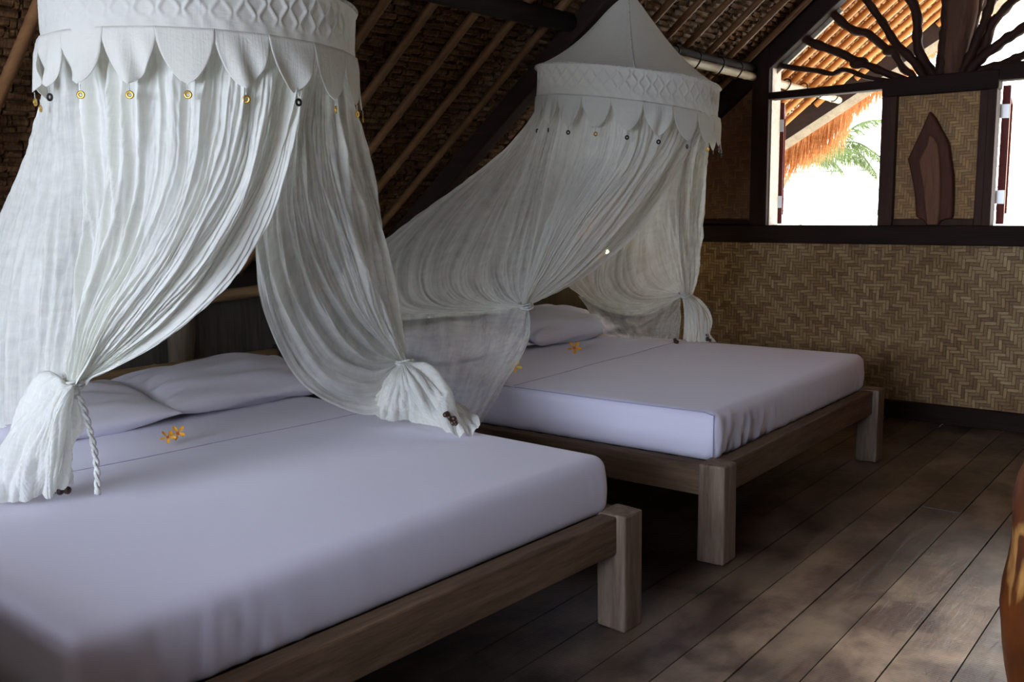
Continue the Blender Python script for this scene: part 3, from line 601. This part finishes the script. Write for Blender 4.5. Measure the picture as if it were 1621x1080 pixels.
# low wall behind the beds --------------------------------------------------------
t = MB(); y = YB
while y < WY:
    wd = random.uniform(.2, .3); t.box((XL-.03, y+.002, 0), (XL+random.uniform(-.004, .004), min(y+wd, WY)-.002, .95+random.uniform(-.01, .01))); y += wd
struct(t.build('wall_left', M['plank']))
t = MB(); t.box((XE-.05, YB, 0), (XE, WY, roofz(XE)+.06)); struct(t.build('wall_left', M['beam_y']))
t = MB(); pts, rr = bamboo_pts((XL+.05, 1.0, .962), (XL+.05, 6.1, .99), .027, .45, .2); 
t.tube([(p[0], p[1], p[2]+.012*math.sin(p[1]*2.3)) for p in pts], rr, 10)
o = t.build('bamboo_rail', M['bamboo_y'], None, True); tag(o, 'upper pale bamboo rail on the board wall behind the beds', 'bamboo rail')
lr = thing('bamboo_rail', (XL+.07, 2.0, .69), 'lower pale bamboo rail behind the pillows of the near bed', 'bamboo rail')
t = MB(); pts, rr = bamboo_pts((XL+.075, .75, .70), (XL+.075, 2.87, .672), .028, .40, .29); t.tube(pts, rr, 12); t.build('pole', M['bamboo_y'], lr, True)
for yy in (2.56, 2.88):
    t = MB(); cord_loop(t, (XL+.075, yy, .676), .031, .031, r=.004 if yy < 2.8 else .011); t.build('cord_binding', M['tie'], lr, True)
for yy, rr_, lb in ((2.40, .052, 'upright split log stud behind the pillows of the near bed'), (4.75, .045, 'upright log stud on the wall behind the far canopy')):
    t = MB(); t.tube([(XL+.035+.008*math.sin(k), yy+.012*math.sin(k*1.7), .001+.92*k/8) for k in range(9)], [rr_*(1+.1*math.sin(k*2.1)) for k in range(9)], 12, wob=.08)
    o = t.build('log_stud', M['log'], None, True); tag(o, lb, 'log')
# unseen walls that close the room, plus an added low partition for shade
t = MB(); t.box((XR, YB, 0), (XR+.05, WY, roofz(XL)+.1)); struct(t.build('wall_right', M['plank']))
t = MB(); t.box((XL, .40, 0), (-1.40, .44, .74)); struct(t.build('shade_wall', M['plank']))  # added out of view to shade the near bed's side
t = MB(); t.box((XL, YB-.05, 0), (XR, YB, 1.15)); t.box((XL, YB-.05, 1.15), (-3.0, YB, 1.7)); t.box((.1, YB-.05, 1.15), (XR, YB, 1.7))
t.add([(-3.0,YB,2.1),(.1,YB,2.1),(.1,YB-.05,2.1),(-3.0,YB-.05,2.1),(RX-1.0,YB,2.75),(RX+1.0,YB,2.75),(RX+1.0,YB-.05,2.75),(RX-1.0,YB-.05,2.75)],[(0,1,5,4),(3,7,6,2),(0,3,2,1),(4,5,6,7),(0,4,7,3),(1,2,6,5)])
struct(t.build('wall_back', M['plank']))
# ------------------------------------------------------------------ beds
def rounded_box(mb, a, b, rad, n=26, disp=None):
    a = np.array(a, float); b = np.array(b, float); c = (a+b)/2; h = (b-a)/2
    idx = {}; V = []
    def vid(p):
        k = tuple(np.round(p, 5))
        if k not in idx:
            idx[k] = len(V)
            q = np.array(p)*h; inner = np.clip(q, -(h-rad), h-rad); d = q-inner; L = np.linalg.norm(d)
            if L > 1e-9: q = inner + d/L*min(L, rad)
            q = q+c
            if disp is not None: q = disp(q, p)
            V.append(tuple(q))
        return idx[k]
    F = []
    # denser near edges
    e = lambda k, m: (lambda t: math.sin(t*PI/2)*.45+t*.55)(-1+2*k/m)
    for ax in range(3):
        o1, o2 = [(1, 2), (2, 0), (0, 1)][ax]; m1 = n if h[o1] > .3 else 18; m2 = n if h[o2] > .3 else 18
        for sg in (-1, 1):
            for i in range(m1):
                for j in range(m2):
                    q = []
                    for (u, v) in ((i, j), (i+1, j), (i+1, j+1), (i, j+1)):
                        p = [0, 0, 0]; p[ax] = sg; p[o1] = e(u, m1); p[o2] = e(v, m2); q.append(vid(p))
                    F.append(q if sg > 0 else q[::-1])
    mb.add(V, F)

def make_bed(y0, y1, my0, my1, label, sd, wr, X0=-3.60, turn=0.0, pivot=(-1.5, 2.55)):
    b = thing('bed', (-2.5, (y0+y1)/2, 0), label, 'bed')
    X1 = -1.503; T = .108; LH = .385
    for (x, y) in ((X1-T, y0), (X1-T, y1-T), (X0, y0), (X0, y1-T)):
        t = MB(); t.box((x, y, 0), (x+T, y+T, LH), j=.003); o = t.build('leg', M['teak_z'], b); bevel(o, .008, 2)
    t = MB(); t.box((X1-.092, y0+T-.004, LH-.128), (X1-.030, y1-T+.004, LH-.006)); o = t.build('foot_rail', M['teak_y'], b); bevel(o, .006)
    t = MB(); t.box((X0+.03, y0+T-.004, LH-.128), (X0+.09, y1-T+.004, LH-.006)); o = t.build('head_rail', M['teak_y'], b); bevel(o, .006)
    for (ya, yb) in ((y0+.012, y0+.072), (y1-.072, y1-.012)):
        t = MB(); t.box((X0+T-.004, ya, LH-.128), (X1-T+.004, yb, LH-.006)); o = t.build('side_rail', M['teak_x'], b); bevel(o, .006)
    t = MB()
    for k in range(14):
        x = X0+.12+k*(X1-X0-.25)/14; t.box((x, y0+.073, LH-.05), (x+.09, y1-.073, LH-.022))
    t.build('slats', M['teak_y'], b)
    # mattress in fitted sheet
    mx0, mx1, mz0, mz1 = X0+.03, -1.596, LH-.020, .562
    g = np.random.default_rng(sd); ks = [(g.uniform(14, 70), g.uniform(0, 6.28), g.uniform(-6, 6)) for _ in range(6)]
    def disp(q, p):
        x, y, z = q; fz = np.clip((z-mz0)/(mz1-mz0), 0, 1)
        if p[0] > .96 or p[1] < -.96 or p[1] > .96:
            s = y if p[0] > .96 else x
            a = sum(1-2*abs(math.sin(k*(s+sl_*.02*(1-fz))+ph)) for k, ph, sl_ in ks)/6
            A = wr*(.25+1.0*math.exp(-((y-my0-.25)/.28)**2))*(1-fz)**.7 if p[0] > .96 else wr*.25*(1-fz)
            d = a*A
            if p[0] > .96: x += d + .012*math.sin(PI*fz)
            elif p[1] < 0: y -= d*.6
            else: y += d*.6
        z += .004*math.sin(2.1*x+sd)*math.cos(1.7*y)*fz
        # side walls lean in slightly towards the top
        y += (-(p[1])*.016*fz if abs(p[1]) > .5 else 0)
        # corner tucks
        return (x, y, z)
    t = MB(); rounded_box(t, (mx0, my0, mz0), (mx1, my1, mz1), .038, 110, disp)
    m = t.build('mattress', M['sheet'], b, True)
    # piped seams of the fitted sheet
    t = MB(); yy = my0+.012
    if sd == 1: yy = my0+.014
    t.tube([(mx1-.006, my0+.008, mz0+.01), (mx1-.008, my0+.012, (mz0+mz1)/2), (mx1-.012, yy+.010, mz1-.016)], .0022, 6)
    t.tube([(mx1-.012, yy+.010, mz1-.016)]+[(x, yy+.0095+.002*math.sin(9*x), mz1-.0085+.0015*math.sin(7*x)) for x in np.linspace(mx1-.05, mx0+.05, 20)], .0022, 6)
    if sd != 1: t.build('piping', M['seam'], m, True)
    # turned-back sheet at the head
    fx = -2.756 if sd == 1 else -2.60
    V = []; F = []; nx, ny = 16, 40; sk = .16 if sd == 1 else -.14
    for i in range(nx):
        for j in range(ny):
            fy = j/(ny-1); y = my0+.012+(my1-my0-.024)*fy; xe = fx+sk*(fy-.5)*.5+.004*math.sin(9*y); x = mx0+.05+(xe-mx0-.05)*i/(nx-1)
            zz = mz1+.006 + .004*math.sin(2.1*x+sd)*math.cos(1.7*y) + .0015*math.sin(12*x+5*y) - (.0065 if i == nx-1 else 0)
            drop = max(0, .02-min(y-my0, my1-y))*.6
            V.append((x, y, zz-drop))
    for i in range(nx-1):
        for j in range(ny-1): a = i*ny+j; F.append((a, a+ny, a+ny+1, a+1))
    mesh_obj('sheet_fold', V, F, M['sheet'], m, True)
    t = MB(); t.tube([(fx+sk*(f-.5)*.5+.004*math.sin(9*(my0+.012+(my1-my0-.024)*f))+.001, my0+.012+(my1-my0-.024)*f, mz1+.001+.004*math.sin(2.1*fx+sd)*math.cos(1.7*(my0+(my1-my0)*f))) for f in np.linspace(0, 1, 30)], .0014, 5)
    t.build('hem_line', M['seam'], m, True)
    Rz = Matrix.Rotation(R_(turn), 3, 'Z'); pv = Vector((pivot[0], pivot[1], 0))
    b.location = pv + Rz @ (Vector(b.location)-pv); b.rotation_euler = (0, 0, R_(turn))
    return b
b1 = make_bed(.70, 2.610, .800, 2.555, 'near wooden bed with lilac white fitted sheet, cut off at the left of the picture', 1, .009, X0=-3.52, turn=-3.0)
b2 = make_bed(3.21, 5.128, 3.305, 5.075, 'far wooden bed with white fitted sheet, next to the woven bamboo wall', 2, .026)

def pillow(c, L, W, T, rz, tilt, label, sd):
    g = np.random.default_rng(sd); n = 34; mb = MB(); V = []; F = []
    fs = [(g.uniform(2, 7)*g.choice([-1,1]), g.uniform(5, 13), g.uniform(0, 6.28)) for _ in range(9)]
    for side in (1, -1):
        b0 = len(V)
        for i in range(n+1):
            for j in range(n+1):
                u = -1+2*i/n; v = -1+2*j/n; u = math.sin(u*PI/2)*.5+u*.5; v = math.sin(v*PI/2)*.5+v*.5
                th = (max(0, 1-abs(u)**2.6)**.55)*(max(0, 1-abs(v)**2.6)**.55)
                x = v*W/2*(1-.10*(1-abs(u)**2)*0-.07*(1-v*v)*0-.08*abs(u)**0*(1-abs(u)**3)*abs(v)*.6)
                y = u*L/2*(1-.09*(1-abs(v)**3)*abs(u))
                wv = sum(math.sin(a*u+b*v+p_) for a, b, p_ in fs)*.0034
                rad = math.exp(-((abs(u)-.85)/.2)**2)*.010*math.sin(15*v+3*u)*math.sin(4*u+sd)
                V.append((x, y, side*(th*T/2+(wv+rad)*min(1, th*2))))
        for i in range(n):
            for j in range(n):
                a = b0+i*(n+1)+j; q = (a, a+n+1, a+n+2, a+1); F.append(q if side < 0 else q[::-1])
    Mx = Matrix.Translation(c) @ Matrix.Rotation(rz, 4, 'Z') @ Matrix.Rotation(tilt, 4, 'Y')
    V = [tuple(Mx @ Vector(v)) for v in V]
    mb.add(V, F); o = mb.build('pillow', M['pillow'], None, True)
    # weld the rim
    bm = bmesh.new(); bm.from_mesh(o.data); bmesh.ops.remove_doubles(bm, verts=bm.verts, dist=.0008); bmesh.ops.recalc_face_normals(bm, faces=bm.faces); bm.to_mesh(o.data); bm.free()
    o.data.polygons.foreach_set('use_smooth', [True]*len(o.data.polygons))
    tag(o, label, 'pillow')
    return o
pillow((-3.33, 2.365, .645), .78, .46, .15, R_(-6), R_(9), 'plump white pillow on the right of the near bed, in front of the bamboo rail', 11)
pillow((-3.35, 1.68, .638), .70, .46, .14, R_(-3), R_(8), 'white pillow in the middle of the near bed, overlapping the right-hand pillow', 12)
pillow((-3.38, 1.15, .638), .36, .42, .13, R_(0), R_(8), 'white pillow at the left of the near bed, seen through the net', 14)
pillow((-3.27, 4.58, .660), .80, .47, .18, R_(-4), R_(10), 'creased white pillow on the right of the far bed', 15)
pillow((-3.30, 3.79, .645), .74, .46, .15, R_(-2), R_(9), 'white pillow on the left of the far bed, half behind the tied net', 16)

# frangipani blossoms ------------------------------------------------------------
def blossom(c, r, rz, tilt, label, mt, group=None):
    mb = MB()
    for k in range(5):
        a = 2*PI*k/5; V = []; F = []
        for i in range(7):
            s = i/6; wv = .56*math.sin(PI*min(1, s*.93+.05))**.7
            for j in (-1, 0, 1):
                ang = a + j*wv*(.75-.25*s); rr = r*(.1+.9*s)
                V.append((rr*math.cos(ang), rr*math.sin(ang), r*(.18*s*s+.10*(abs(j))+.05+.06*j)))
        for i in range(6):
            for j in range(2): q = i*3+j; F.append((q, q+1, q+4, q+3))
        mb.add(V, F, 0)
    mb.sphere((0, 0, r*.1), r*.2, 8, 6, 1)
    mb.tube([(0, 0, r*.05), (0, 0, -r*.28)], r*.08, 6, 1)
    Mx = Matrix.Translation(c) @ Matrix.Rotation(rz, 4, 'Z') @ Matrix.Rotation(tilt, 4, 'Y')
    mb.V = [tuple(Mx @ Vector(v)) for v in mb.V]
    o = mb.build('frangipani_blossom', None, None, True, mats=[mt, M['orange']])
    return tag(o, label, 'flower', group)
blossom((-2.862, 1.790, .592), .027, -.5, R_(48), 'small yellow blossom on the near bed, the left one of the pair', M['yellow'])
blossom((-2.868, 1.834, .596), .030, -.9, R_(52), 'small yellow blossom on the near bed, the right one of the pair', M['yellow'])
blossom((-2.845, 4.205, .598), .042, -.9, R_(50), 'yellow blossom on the far bed below the pillow', M['yellow'])
blossom((-2.745, 3.556, .596), .036, -.8, R_(48), 'pale yellow blossom on the far bed at the edge of the tied net', M['yellow2'])

# ------------------------------------------------------------------ mosquito nets
def ringpt(C, th, z0, tilt, r):
    n = Vector((C[0], C[1])).normalized(); s = Vector((n.y, -n.x)); t = R_(th)
    return Vector((C[0]+r*(-math.cos(t)*n.x+math.sin(t)*s.x), C[1]+r*(-math.cos(t)*n.y+math.sin(t)*s.y), z0-tilt*math.sin(t)))

def canopy(root, C, z0, tilt, apex, npet, off, coins, seed):
    g = random.Random(seed)
    # shirred band
    nt, nz = 1056, 32; V = []; F = []; H_ = .155
    for i in range(nt):
        th = 360*i/nt
        for j in range(nz):
            f = j/(nz-1); z = z0+H_*f
            d = 0
            if .28 < f < .95:
                w_ = math.sin(PI*(f-.28)/.67)**.4; q = (f-.28)/.67*3.0; tri = abs((q+.5) % 2 - 1)
                u_ = th/360*88; best = 0
                for kk in (math.floor(u_)-1, math.floor(u_), math.floor(u_)+1, math.floor(u_)+2):
                    sg_ = 1 if kk % 2 else -1; dd = u_-(kk+sg_*(tri-.5)*.80); best = max(best, math.exp(-(dd/.20)**2))
                amp_ = .45+.55*math.sin(th*PI/180*2.3+seed)**2
                d = .0085*w_*amp_*best - .003*w_
            else: d = .0012*math.sin(th*.9+f*8)
            lip = .006*math.exp(-((f-1)/.05)**2)
            wob = .006*math.sin(R_(th)*3+seed)+.004*math.sin(R_(th)*7+f*3)
            p = ringpt(C, th, z, tilt, .437+d+lip+wob); V.append(p)
    for i in range(nt):
        for j in range(nz-1): a = i*nz+j; b = ((i+1) % nt)*nz+j; F.append((a, b, b+1, a+1))
    uv = [((i/nt)*3, (j/(nz-1))*.2) for i in range(nt) for j in range(nz)]
    mesh_obj('shirred_band', V, F, M['canopy'], root, True, uv=uv)
    # cone top, slightly slack between hoop and peak
    V = []; F = []; uv = []; nr = 16
    for i in range(nt//8):
        th = 360*i/(nt//8)
        for j in range(nr):
            f = j/(nr-1); r = .440*(1-f)+.012; sag = .055*math.sin(PI*f)*(1-f*.3)
            zt = (z0+H_-.002) + (apex-(z0+H_))*f - sag*.8
            p = ringpt(C, th, zt, tilt*(1-f), r*(1-.05*math.sin(PI*f))); V.append(p); uv.append((i/(nt//8)*2, f*.5))
    m_ = nt//8
    for i in range(m_):
        for j in range(nr-1): a = i*nr+j; b = ((i+1) % m_)*nr+j; F.append((a, b, b+1, a+1))
    mesh_obj('cone_top', V, F, M['canopy'], root, True, uv=uv)
    # seam up the cone and round the hoop
    t = MB(); P = []
    for j in range(nr):
        f = j/(nr-1); r = .440*(1-f)+.012; sag = .055*math.sin(PI*f)*(1-f*.3); P.append(ringpt(C, 4, (z0+H_)+(apex-z0-H_)*f-sag*.8, tilt*(1-f), r*(1-.05*math.sin(PI*f))+.001))
    t.tube([tuple(p) for p in P], .003, 6)
    P = [tuple(ringpt(C, a, z0+H_+.001, tilt, .443+.006*math.sin(R_(a)*3+seed))) for a in range(0, 361, 6)]; t.tube(P, .0045, 6, cap=False)
    t.build('seam', M['cord'], root, True)
    t = MB(); t.tube([(C[0], C[1], apex-.01), (C[0], C[1]+.003, roofz(C[0])-.012)], .004, 6); t.sphere((C[0], C[1], apex-.004), .016, 8, 6); t.build('hanging_cord', M['cord'], root, True)
    # scalloped petals, each with its coin
    wdeg = 360/npet
    for k in range(npet):
        th0 = off+k*wdeg; V = []; F = []; nu_, nv_ = 21, 18; Lp = .142*(1+g.uniform(-.03, .03)); fold = g.uniform(-1, 1)*(0 if 50 < (th0+360) % 360 < 130 else 1); curl = g.uniform(.3, 1); uv = []
        for i in range(nu_):
            u = -1+2*i/(nu_-1)
            for j in range(nv_):
                v = j/(nv_-1)
                half = (1-v**1.9)**.70 if v < 1 else 0
                uu = u*half*1.03
                th = th0+uu*wdeg/2
                z = z0+.016-Lp*v
                d = .002+.006*min(1,v*4)+.005*curl*math.sin(3*uu+fold*3)*v+.007*v*v*curl+(.011*math.sin(7*uu*fold+3.5*v+fold*9)*v if abs(fold) > .35 else 0)+.004*abs(uu)**3
                V.append(ringpt(C, th, z, tilt, .440+d)); uv.append((k+.3*uu, v*.3))
        for i in range(nu_-1):
            for j in range(nv_-1): a = i*nv_+j; F.append((a, a+nv_, a+nv_+1, a+1))
        pt = mesh_obj('petal', V, F, M['canopy'], root, True, uv=uv)
        # piped rim as thickness
        so = pt.modifiers.new('Solidify', 'SOLIDIFY'); so.thickness = .0025; so.offset = 0
        # coin on a thread
        tip = ringpt(C, th0, z0+.012-Lp, tilt, .440+.008+.011*curl)
        n = (tip-Vector((C[0], C[1], tip.z))).normalized(); s = Vector((-n.y, n.x, 0)); tw = g.uniform(-.5, .5)
        s = (s*math.cos(tw)+n*math.sin(tw)).normalized(); nn = s.cross(Vector((0, 0, 1)))
        c = tip+Vector((0, 0, -.022))+nn*0; t = MB(); seg = 16
        for (r0, r1, h0) in ((.0105, .0045, .0014),):
            V = []
            for q in range(seg):
                a = 2*PI*q/seg
                for (rr, hh) in ((r0, -h0), (r0, h0), (r1, h0), (r1, -h0)): V.append(c+s*(rr*math.cos(a))+Vector((0, 0, rr*math.sin(a)))+nn*hh)
            F = []
            for q in range(seg):
                a = q*4; b = ((q+1) % seg)*4
                for e_ in range(4): F.append((a+e_, b+e_, b+(e_+1) % 4, a+(e_+1) % 4))
            t.add(V, F, 0)
        t.tube([tuple(tip+Vector((0, 0, .004))), tuple(tip+Vector((0, 0, -.008))), tuple(c)], .0012, 5, 1)
        ck = coins(k)
        cn = t.build('coin', None, pt, True, mats=[M['gold'] if ck else M['darkcoin'], M['cord']])
        cn['label'] = ('small round brass coin' if ck else 'small round dark coin')+' hanging from the petal tip'

def knot(root, c, r, m='cord', sq=(1, 1, .5)):
    t = MB()
    for q in range(3):
        P = [(c[0]+r*sq[0]*math.cos(2*PI*k/16), c[1]+r*sq[1]*math.sin(2*PI*k/16), c[2]+(q-1)*.008+.004*math.sin(2*PI*k/16*2+q)) for k in range(17)]
        t.tube(P, .0045, 6)
    t.build('tie_band', M[m], root, True)

n1 = thing('mosquito_net', (-2.5, 1.76, .6), 'near white canopy net with gold coins, tied open over the left bed', 'mosquito net')
canopy(n1, (-2.5, 1.76), 1.785, .012, 2.36, 20, -5.5, lambda k: k not in (2, 17, 9, 12), 3)
cloth('side_curtain', B1, M['net_sheer'], n1, 230, 90, .013, 15, 21, zmin=.572)
cloth('front_curtain', A1, M['net'], n1, 320, 130, .020, 13, 22)
cloth('gathered_tail', T1, M['net'], n1, 170, 70, .018, 4, 23, tieamp=.22)
cloth('front_curtain', S1, M['net_sheer'], n1, 300, 130, .014, 13, 24, zmin=.572)
cloth('gathered_tail', U1, M['net'], n1, 180, 70, .019, 5, 25, tieamp=.22)
knot(n1, (-2.405, 1.24, .905), .030); knot(n1, (-2.465, 2.53, .785), .032)
t = MB(); base = [(-2.385, 1.232, .900), (-2.375, 1.245, .865), (-2.385, 1.265, .80), (-2.40, 1.285, .72), (-2.405, 1.29, .66), (-2.41, 1.29, .60)]
bb = catmull(np.array(base), np.linspace(0, 1, 60))
for ph in (0, PI):
    t.tube([(p[0]+.0045*math.cos(ph+k*.55), p[1]+.0045*math.sin(ph+k*.55), p[2]) for k, p in enumerate(bb)], .0048, 6)
t.sphere(tuple(bb[2]), .013, 8, 6, 0, (1, 1, 1.6)); t.sphere(tuple(bb[-3]), .009, 8, 6, 0, (1, 1, 1.5))
t.build('tie_cord', M['cord'], n1, True)
def beads(root, c, n, spread, ax=(1, 0, 0)):
    t = MB(); a = Vector(ax).normalized(); g = random.Random(int(c[0]*1000))
    for k in range(n):
        p = Vector(c)+a*(spread*(k/(n-1)-.5))+Vector((g.uniform(-.007, .007), g.uniform(-.007, .007), g.uniform(-.004, .012))); t.sphere(tuple(p), g.uniform(.008, .012), 10, 7)
    t.build('hem_beads', M['bead'], root, True)['label'] = 'dark brown wooden beads on the hem'
beads(n1, (-2.185, 2.462, .612), 8, .055, (.8, .15, -.55))
beads(n1, (-2.575, 1.262, .583), 5, .05, (.4, .6, 0))

n2 = thing('mosquito_net', (-2.5, 4.16, .6), 'far off-white canopy net with pointed top and dark coins, over the right bed', 'mosquito net')
canopy(n2, (-2.5, 4.16), 1.80, .062, 2.375, 20, 0, lambda k: k in (3, 19), 5)
cloth('side_curtain', B2, M['net_sheer'], n2, 240, 100, .010, 14, 31)
cloth('front_curtain', A2, M['net'], n2, 280, 110, .012, 14, 32)
cloth('gathered_tail', T2, M['net_sheer2'], n2, 150, 70, .014, 4, 33)
cloth('front_curtain', S2, M['net_sheer'], n2, 320, 120, .013, 16, 34, zmin=.572)
cloth('hem_skirt', U2, M['net_sheer2'], n2, 110, 50, .010, 5, 35, zmin=.570)
cloth('gathered_tail', V2, M['net'], n2, 110, 60, .012, 5, 36, zmin=.570)
knot(n2, (-2.41, 3.2, .936), .030); knot(n2, (-2.565, 4.90, .838), .030)
beads(n2, (-2.41, 4.885, .60), 5, .04, (.5, -.3, -.5)); beads(n2, (-2.56, 4.80, .582), 3, .02, (.2, 0, .9))

# small lamp glowing on the far side of the far canopy
lp = thing('wall_lamp', (-3.62, 5.74, 1.0), 'tiny glowing warm lamp seen through the far net', 'lamp')
t = MB(); t.sphere((-3.585, 5.71, 1.027), .012, 12, 9, 0, (1, 1, 1.3)); t.build('bulb', M['bulb'], lp, True)
t = MB(); t.tube([(-3.72, 5.76, .99), (-3.66, 5.74, .985), (-3.60, 5.715, .995), (-3.587, 5.711, 1.008)], .006, 8); t.tube([(-3.722, 5.76, .99), (-3.705, 5.757, .99)], .03, 14); t.build('bracket', M['tie'], lp, True)

# polished log at the right edge, standing in front of the camera's right
t = MB(); P = []; rr = []
for k in range(26):
    z = .99*k/25; P.append((-.222+.012*math.sin(k*.31), 1.985+.008*math.cos(k*.27), z))
    r_ = .105+.006*math.sin(k*.5)+(.012*math.exp(-((k-20.5)/1.5)**2)); top = max(0, (k-21)/4); rr.append(r_*math.sqrt(max(.02, 1-top*top*.97)))
t.tube(P, rr, 28, wob=.025)
o = t.build('log_post', M['postlog'], None, True); tag(o, 'round-topped polished brown log post with pale bark flecks at the right edge', 'log post')

# ------------------------------------------------------------------ outside
t = MB(); t.box((-40, WY+.5, -3.2), (30, 60, -3.0)); struct(t.build('ground', M['ground']))
# neighbouring tiled roof
V = [(-16, 9.6, -.6), (8, 9.6, -.6), (8, 15.5, 3.1), (-16, 15.5, 3.1), (-16, 9.6, -.75), (8, 9.6, -.75), (8, 15.5, 2.95), (-16, 15.5, 2.95)]
nb = mesh_obj('neighbouring_roof', V, [(0,1,2,3), (7,6,5,4), (0,4,5,1), (1,5,6,2), (2,6,7,3), (3,7,4,0)], M['tiles'], uv=[(0, 0), (24, 0), (24, 7), (0, 7)]*2)
tag(nb, 'sun-bleached neighbouring tiled roof outside the windows', 'roof')
# palm
pm = thing('palm', (-3.9, 9.3, -3.0), 'green palm with drooping fronds outside the left window', 'palm tree')
t = MB(); t.tube([(-3.95, 9.2, -3.0), (-3.93, 9.15, -.5), (-3.82, 9.05, 1.0), (-3.68, 9.0, 1.5), (-3.53, 9.0, 1.77)], [.09, .07, .04, .02, .012], 10); t.build('trunk', M['log'], pm, True)
def frond(P, L0, droop, dens, m, sd):
    g = random.Random(sd); mb = MB(); pp = catmull(np.array(P), np.linspace(0, 1, dens)); mb.tube([tuple(p) for p in pp[::4]], .008, 5)
    for k in range(2, dens):
        f = k/dens; p = Vector(pp[k]); t_ = (Vector(pp[k])-Vector(pp[k-1])).normalized(); s_ = t_.cross(Vector((0, 0, 1))).normalized()
        L = L0*(.35+.65*math.sin(PI*min(1, f*.85+.15)))*g.uniform(.8, 1.15)
        for sg in (-1, 1):
            d = (s_*sg*.75+t_*.55+Vector((0, 0, -droop+g.uniform(-.3, .3)))).normalized(); d2 = (d+Vector((0, 0, -droop*1.2))).normalized()
            a = p; b = p+d*L*.5; c = b+d2*L*.5; w_ = t_*.0035+Vector((0, 0, .0025))
            mb.add([tuple(a-w_*.4), tuple(a+w_*.4), tuple(b+w_), tuple(b-w_), tuple(c)], [(0,1,2,3), (3,2,4)])
    mb.build('frond', m, pm)
c0 = (-3.45, 9.0, 1.80)
frond([(-3.53, 9.0, 1.77), (-3.36, 8.97, 1.83), (-3.13, 8.95, 1.845), (-2.93, 8.92, 1.79), (-2.76, 8.9, 1.59)], .24, 1.5, 130, M['leaf'], 1)
frond([(-3.50, 9.0, 1.78), (-3.3, 9.1, 1.88), (-3.05, 9.2, 1.90), (-2.8, 9.2, 1.74)], .22, .9, 100, M['leaf'], 2)
frond([(-3.40, 9.0, 1.80), (-3.22, 9.05, 1.92), (-3.13, 9.1, 2.10), (-3.12, 9.15, 2.30)], .26, -.1, 80, M['leaf'], 3)
frond([(-3.40, 9.0, 1.80), (-3.18, 9.1, 1.95), (-3.0, 9.2, 2.08), (-2.80, 9.3, 2.10)], .24, .3, 80, M['leaf'], 6)
frond([c0, (-3.6, 8.9, 1.86), (-3.8, 8.8, 1.78), (-4.0, 8.7, 1.55)], .22, .8, 60, M['leaf'], 4)
frond([c0, (-3.3, 8.8, 1.80), (-3.12, 8.7, 1.74), (-2.95, 8.6, 1.60)], .2, 1.4, 80, M['leaf'], 5)
# pale tree far behind
tr = thing('tree', (-5.75, 17.5, -3.0), 'pale sunlit tree crown far behind the neighbouring roof', 'tree')
t = MB(); t.tube([(-5.75, 17.5, -3.0), (-5.75, 17.5, 2.6)], [.16, .09], 8); t.build('trunk', M['log'], tr, True)
t = MB()
for k in range(900):
    a = random.uniform(0, 2*PI); b = random.uniform(-1, 1); q = random.random()**.4
    p = Vector((-5.75+.9*q*math.cos(a)*math.sqrt(1-b*b), 17.5+1.2*q*math.sin(a)*math.sqrt(1-b*b), 3.75+.55*q*b)); d = Vector((random.uniform(-1, 1), random.uniform(-1, 1), random.uniform(-1, .4))).normalized(); e_ = d.cross(Vector((.3, .5, .8))).normalized()*.05
    t.add([tuple(p-e_), tuple(p+d*.1), tuple(p+e_), tuple(p-d*.1)], [(0,1,2,3)])
t.build('foliage', M['leaf2'], tr)

# ------------------------------------------------------------------ light
W = bpy.data.worlds.new('sky'); S.world = W; W.use_nodes = True
bg = W.node_tree.nodes['Background']; bg.inputs[0].default_value = (.93, .97, 1.0, 1); bg.inputs[1].default_value = SKY
sun = bpy.data.lights.new('sun', 'SUN'); sun.energy = SUN; sun.angle = R_(1.5); sun.color = (1, .95, .86)
so_ = bpy.data.objects.new('sun', sun); COL.objects.link(so_); so_.rotation_euler = (R_(38), R_(22), 0)
def area(name, loc, d, sx, sy, e, col):
    L = bpy.data.lights.new(name, 'AREA'); L.shape = 'RECTANGLE'; L.size = sx; L.size_y = sy; L.energy = e; L.color = col
    o = bpy.data.objects.new(name, L); COL.objects.link(o); o.location = loc; o.rotation_euler = Vector(d).to_track_quat('-Z', 'Y').to_euler(); return o
area('back_window_daylight', (-1.45, YB-.08, 1.72), (0, 1, -.18), 2.8, 1.0, E_BACK, (.60, .71, 1.0))
a_ = area('floor_fill_light', (-.50, 3.15, 2.45), (.20, -.16, -1), .5, .7, E_SIDE, (1.0, .96, .90)); a_.data.spread = R_(62)  # added lamp brightening the floorboards; the roof has no opening here
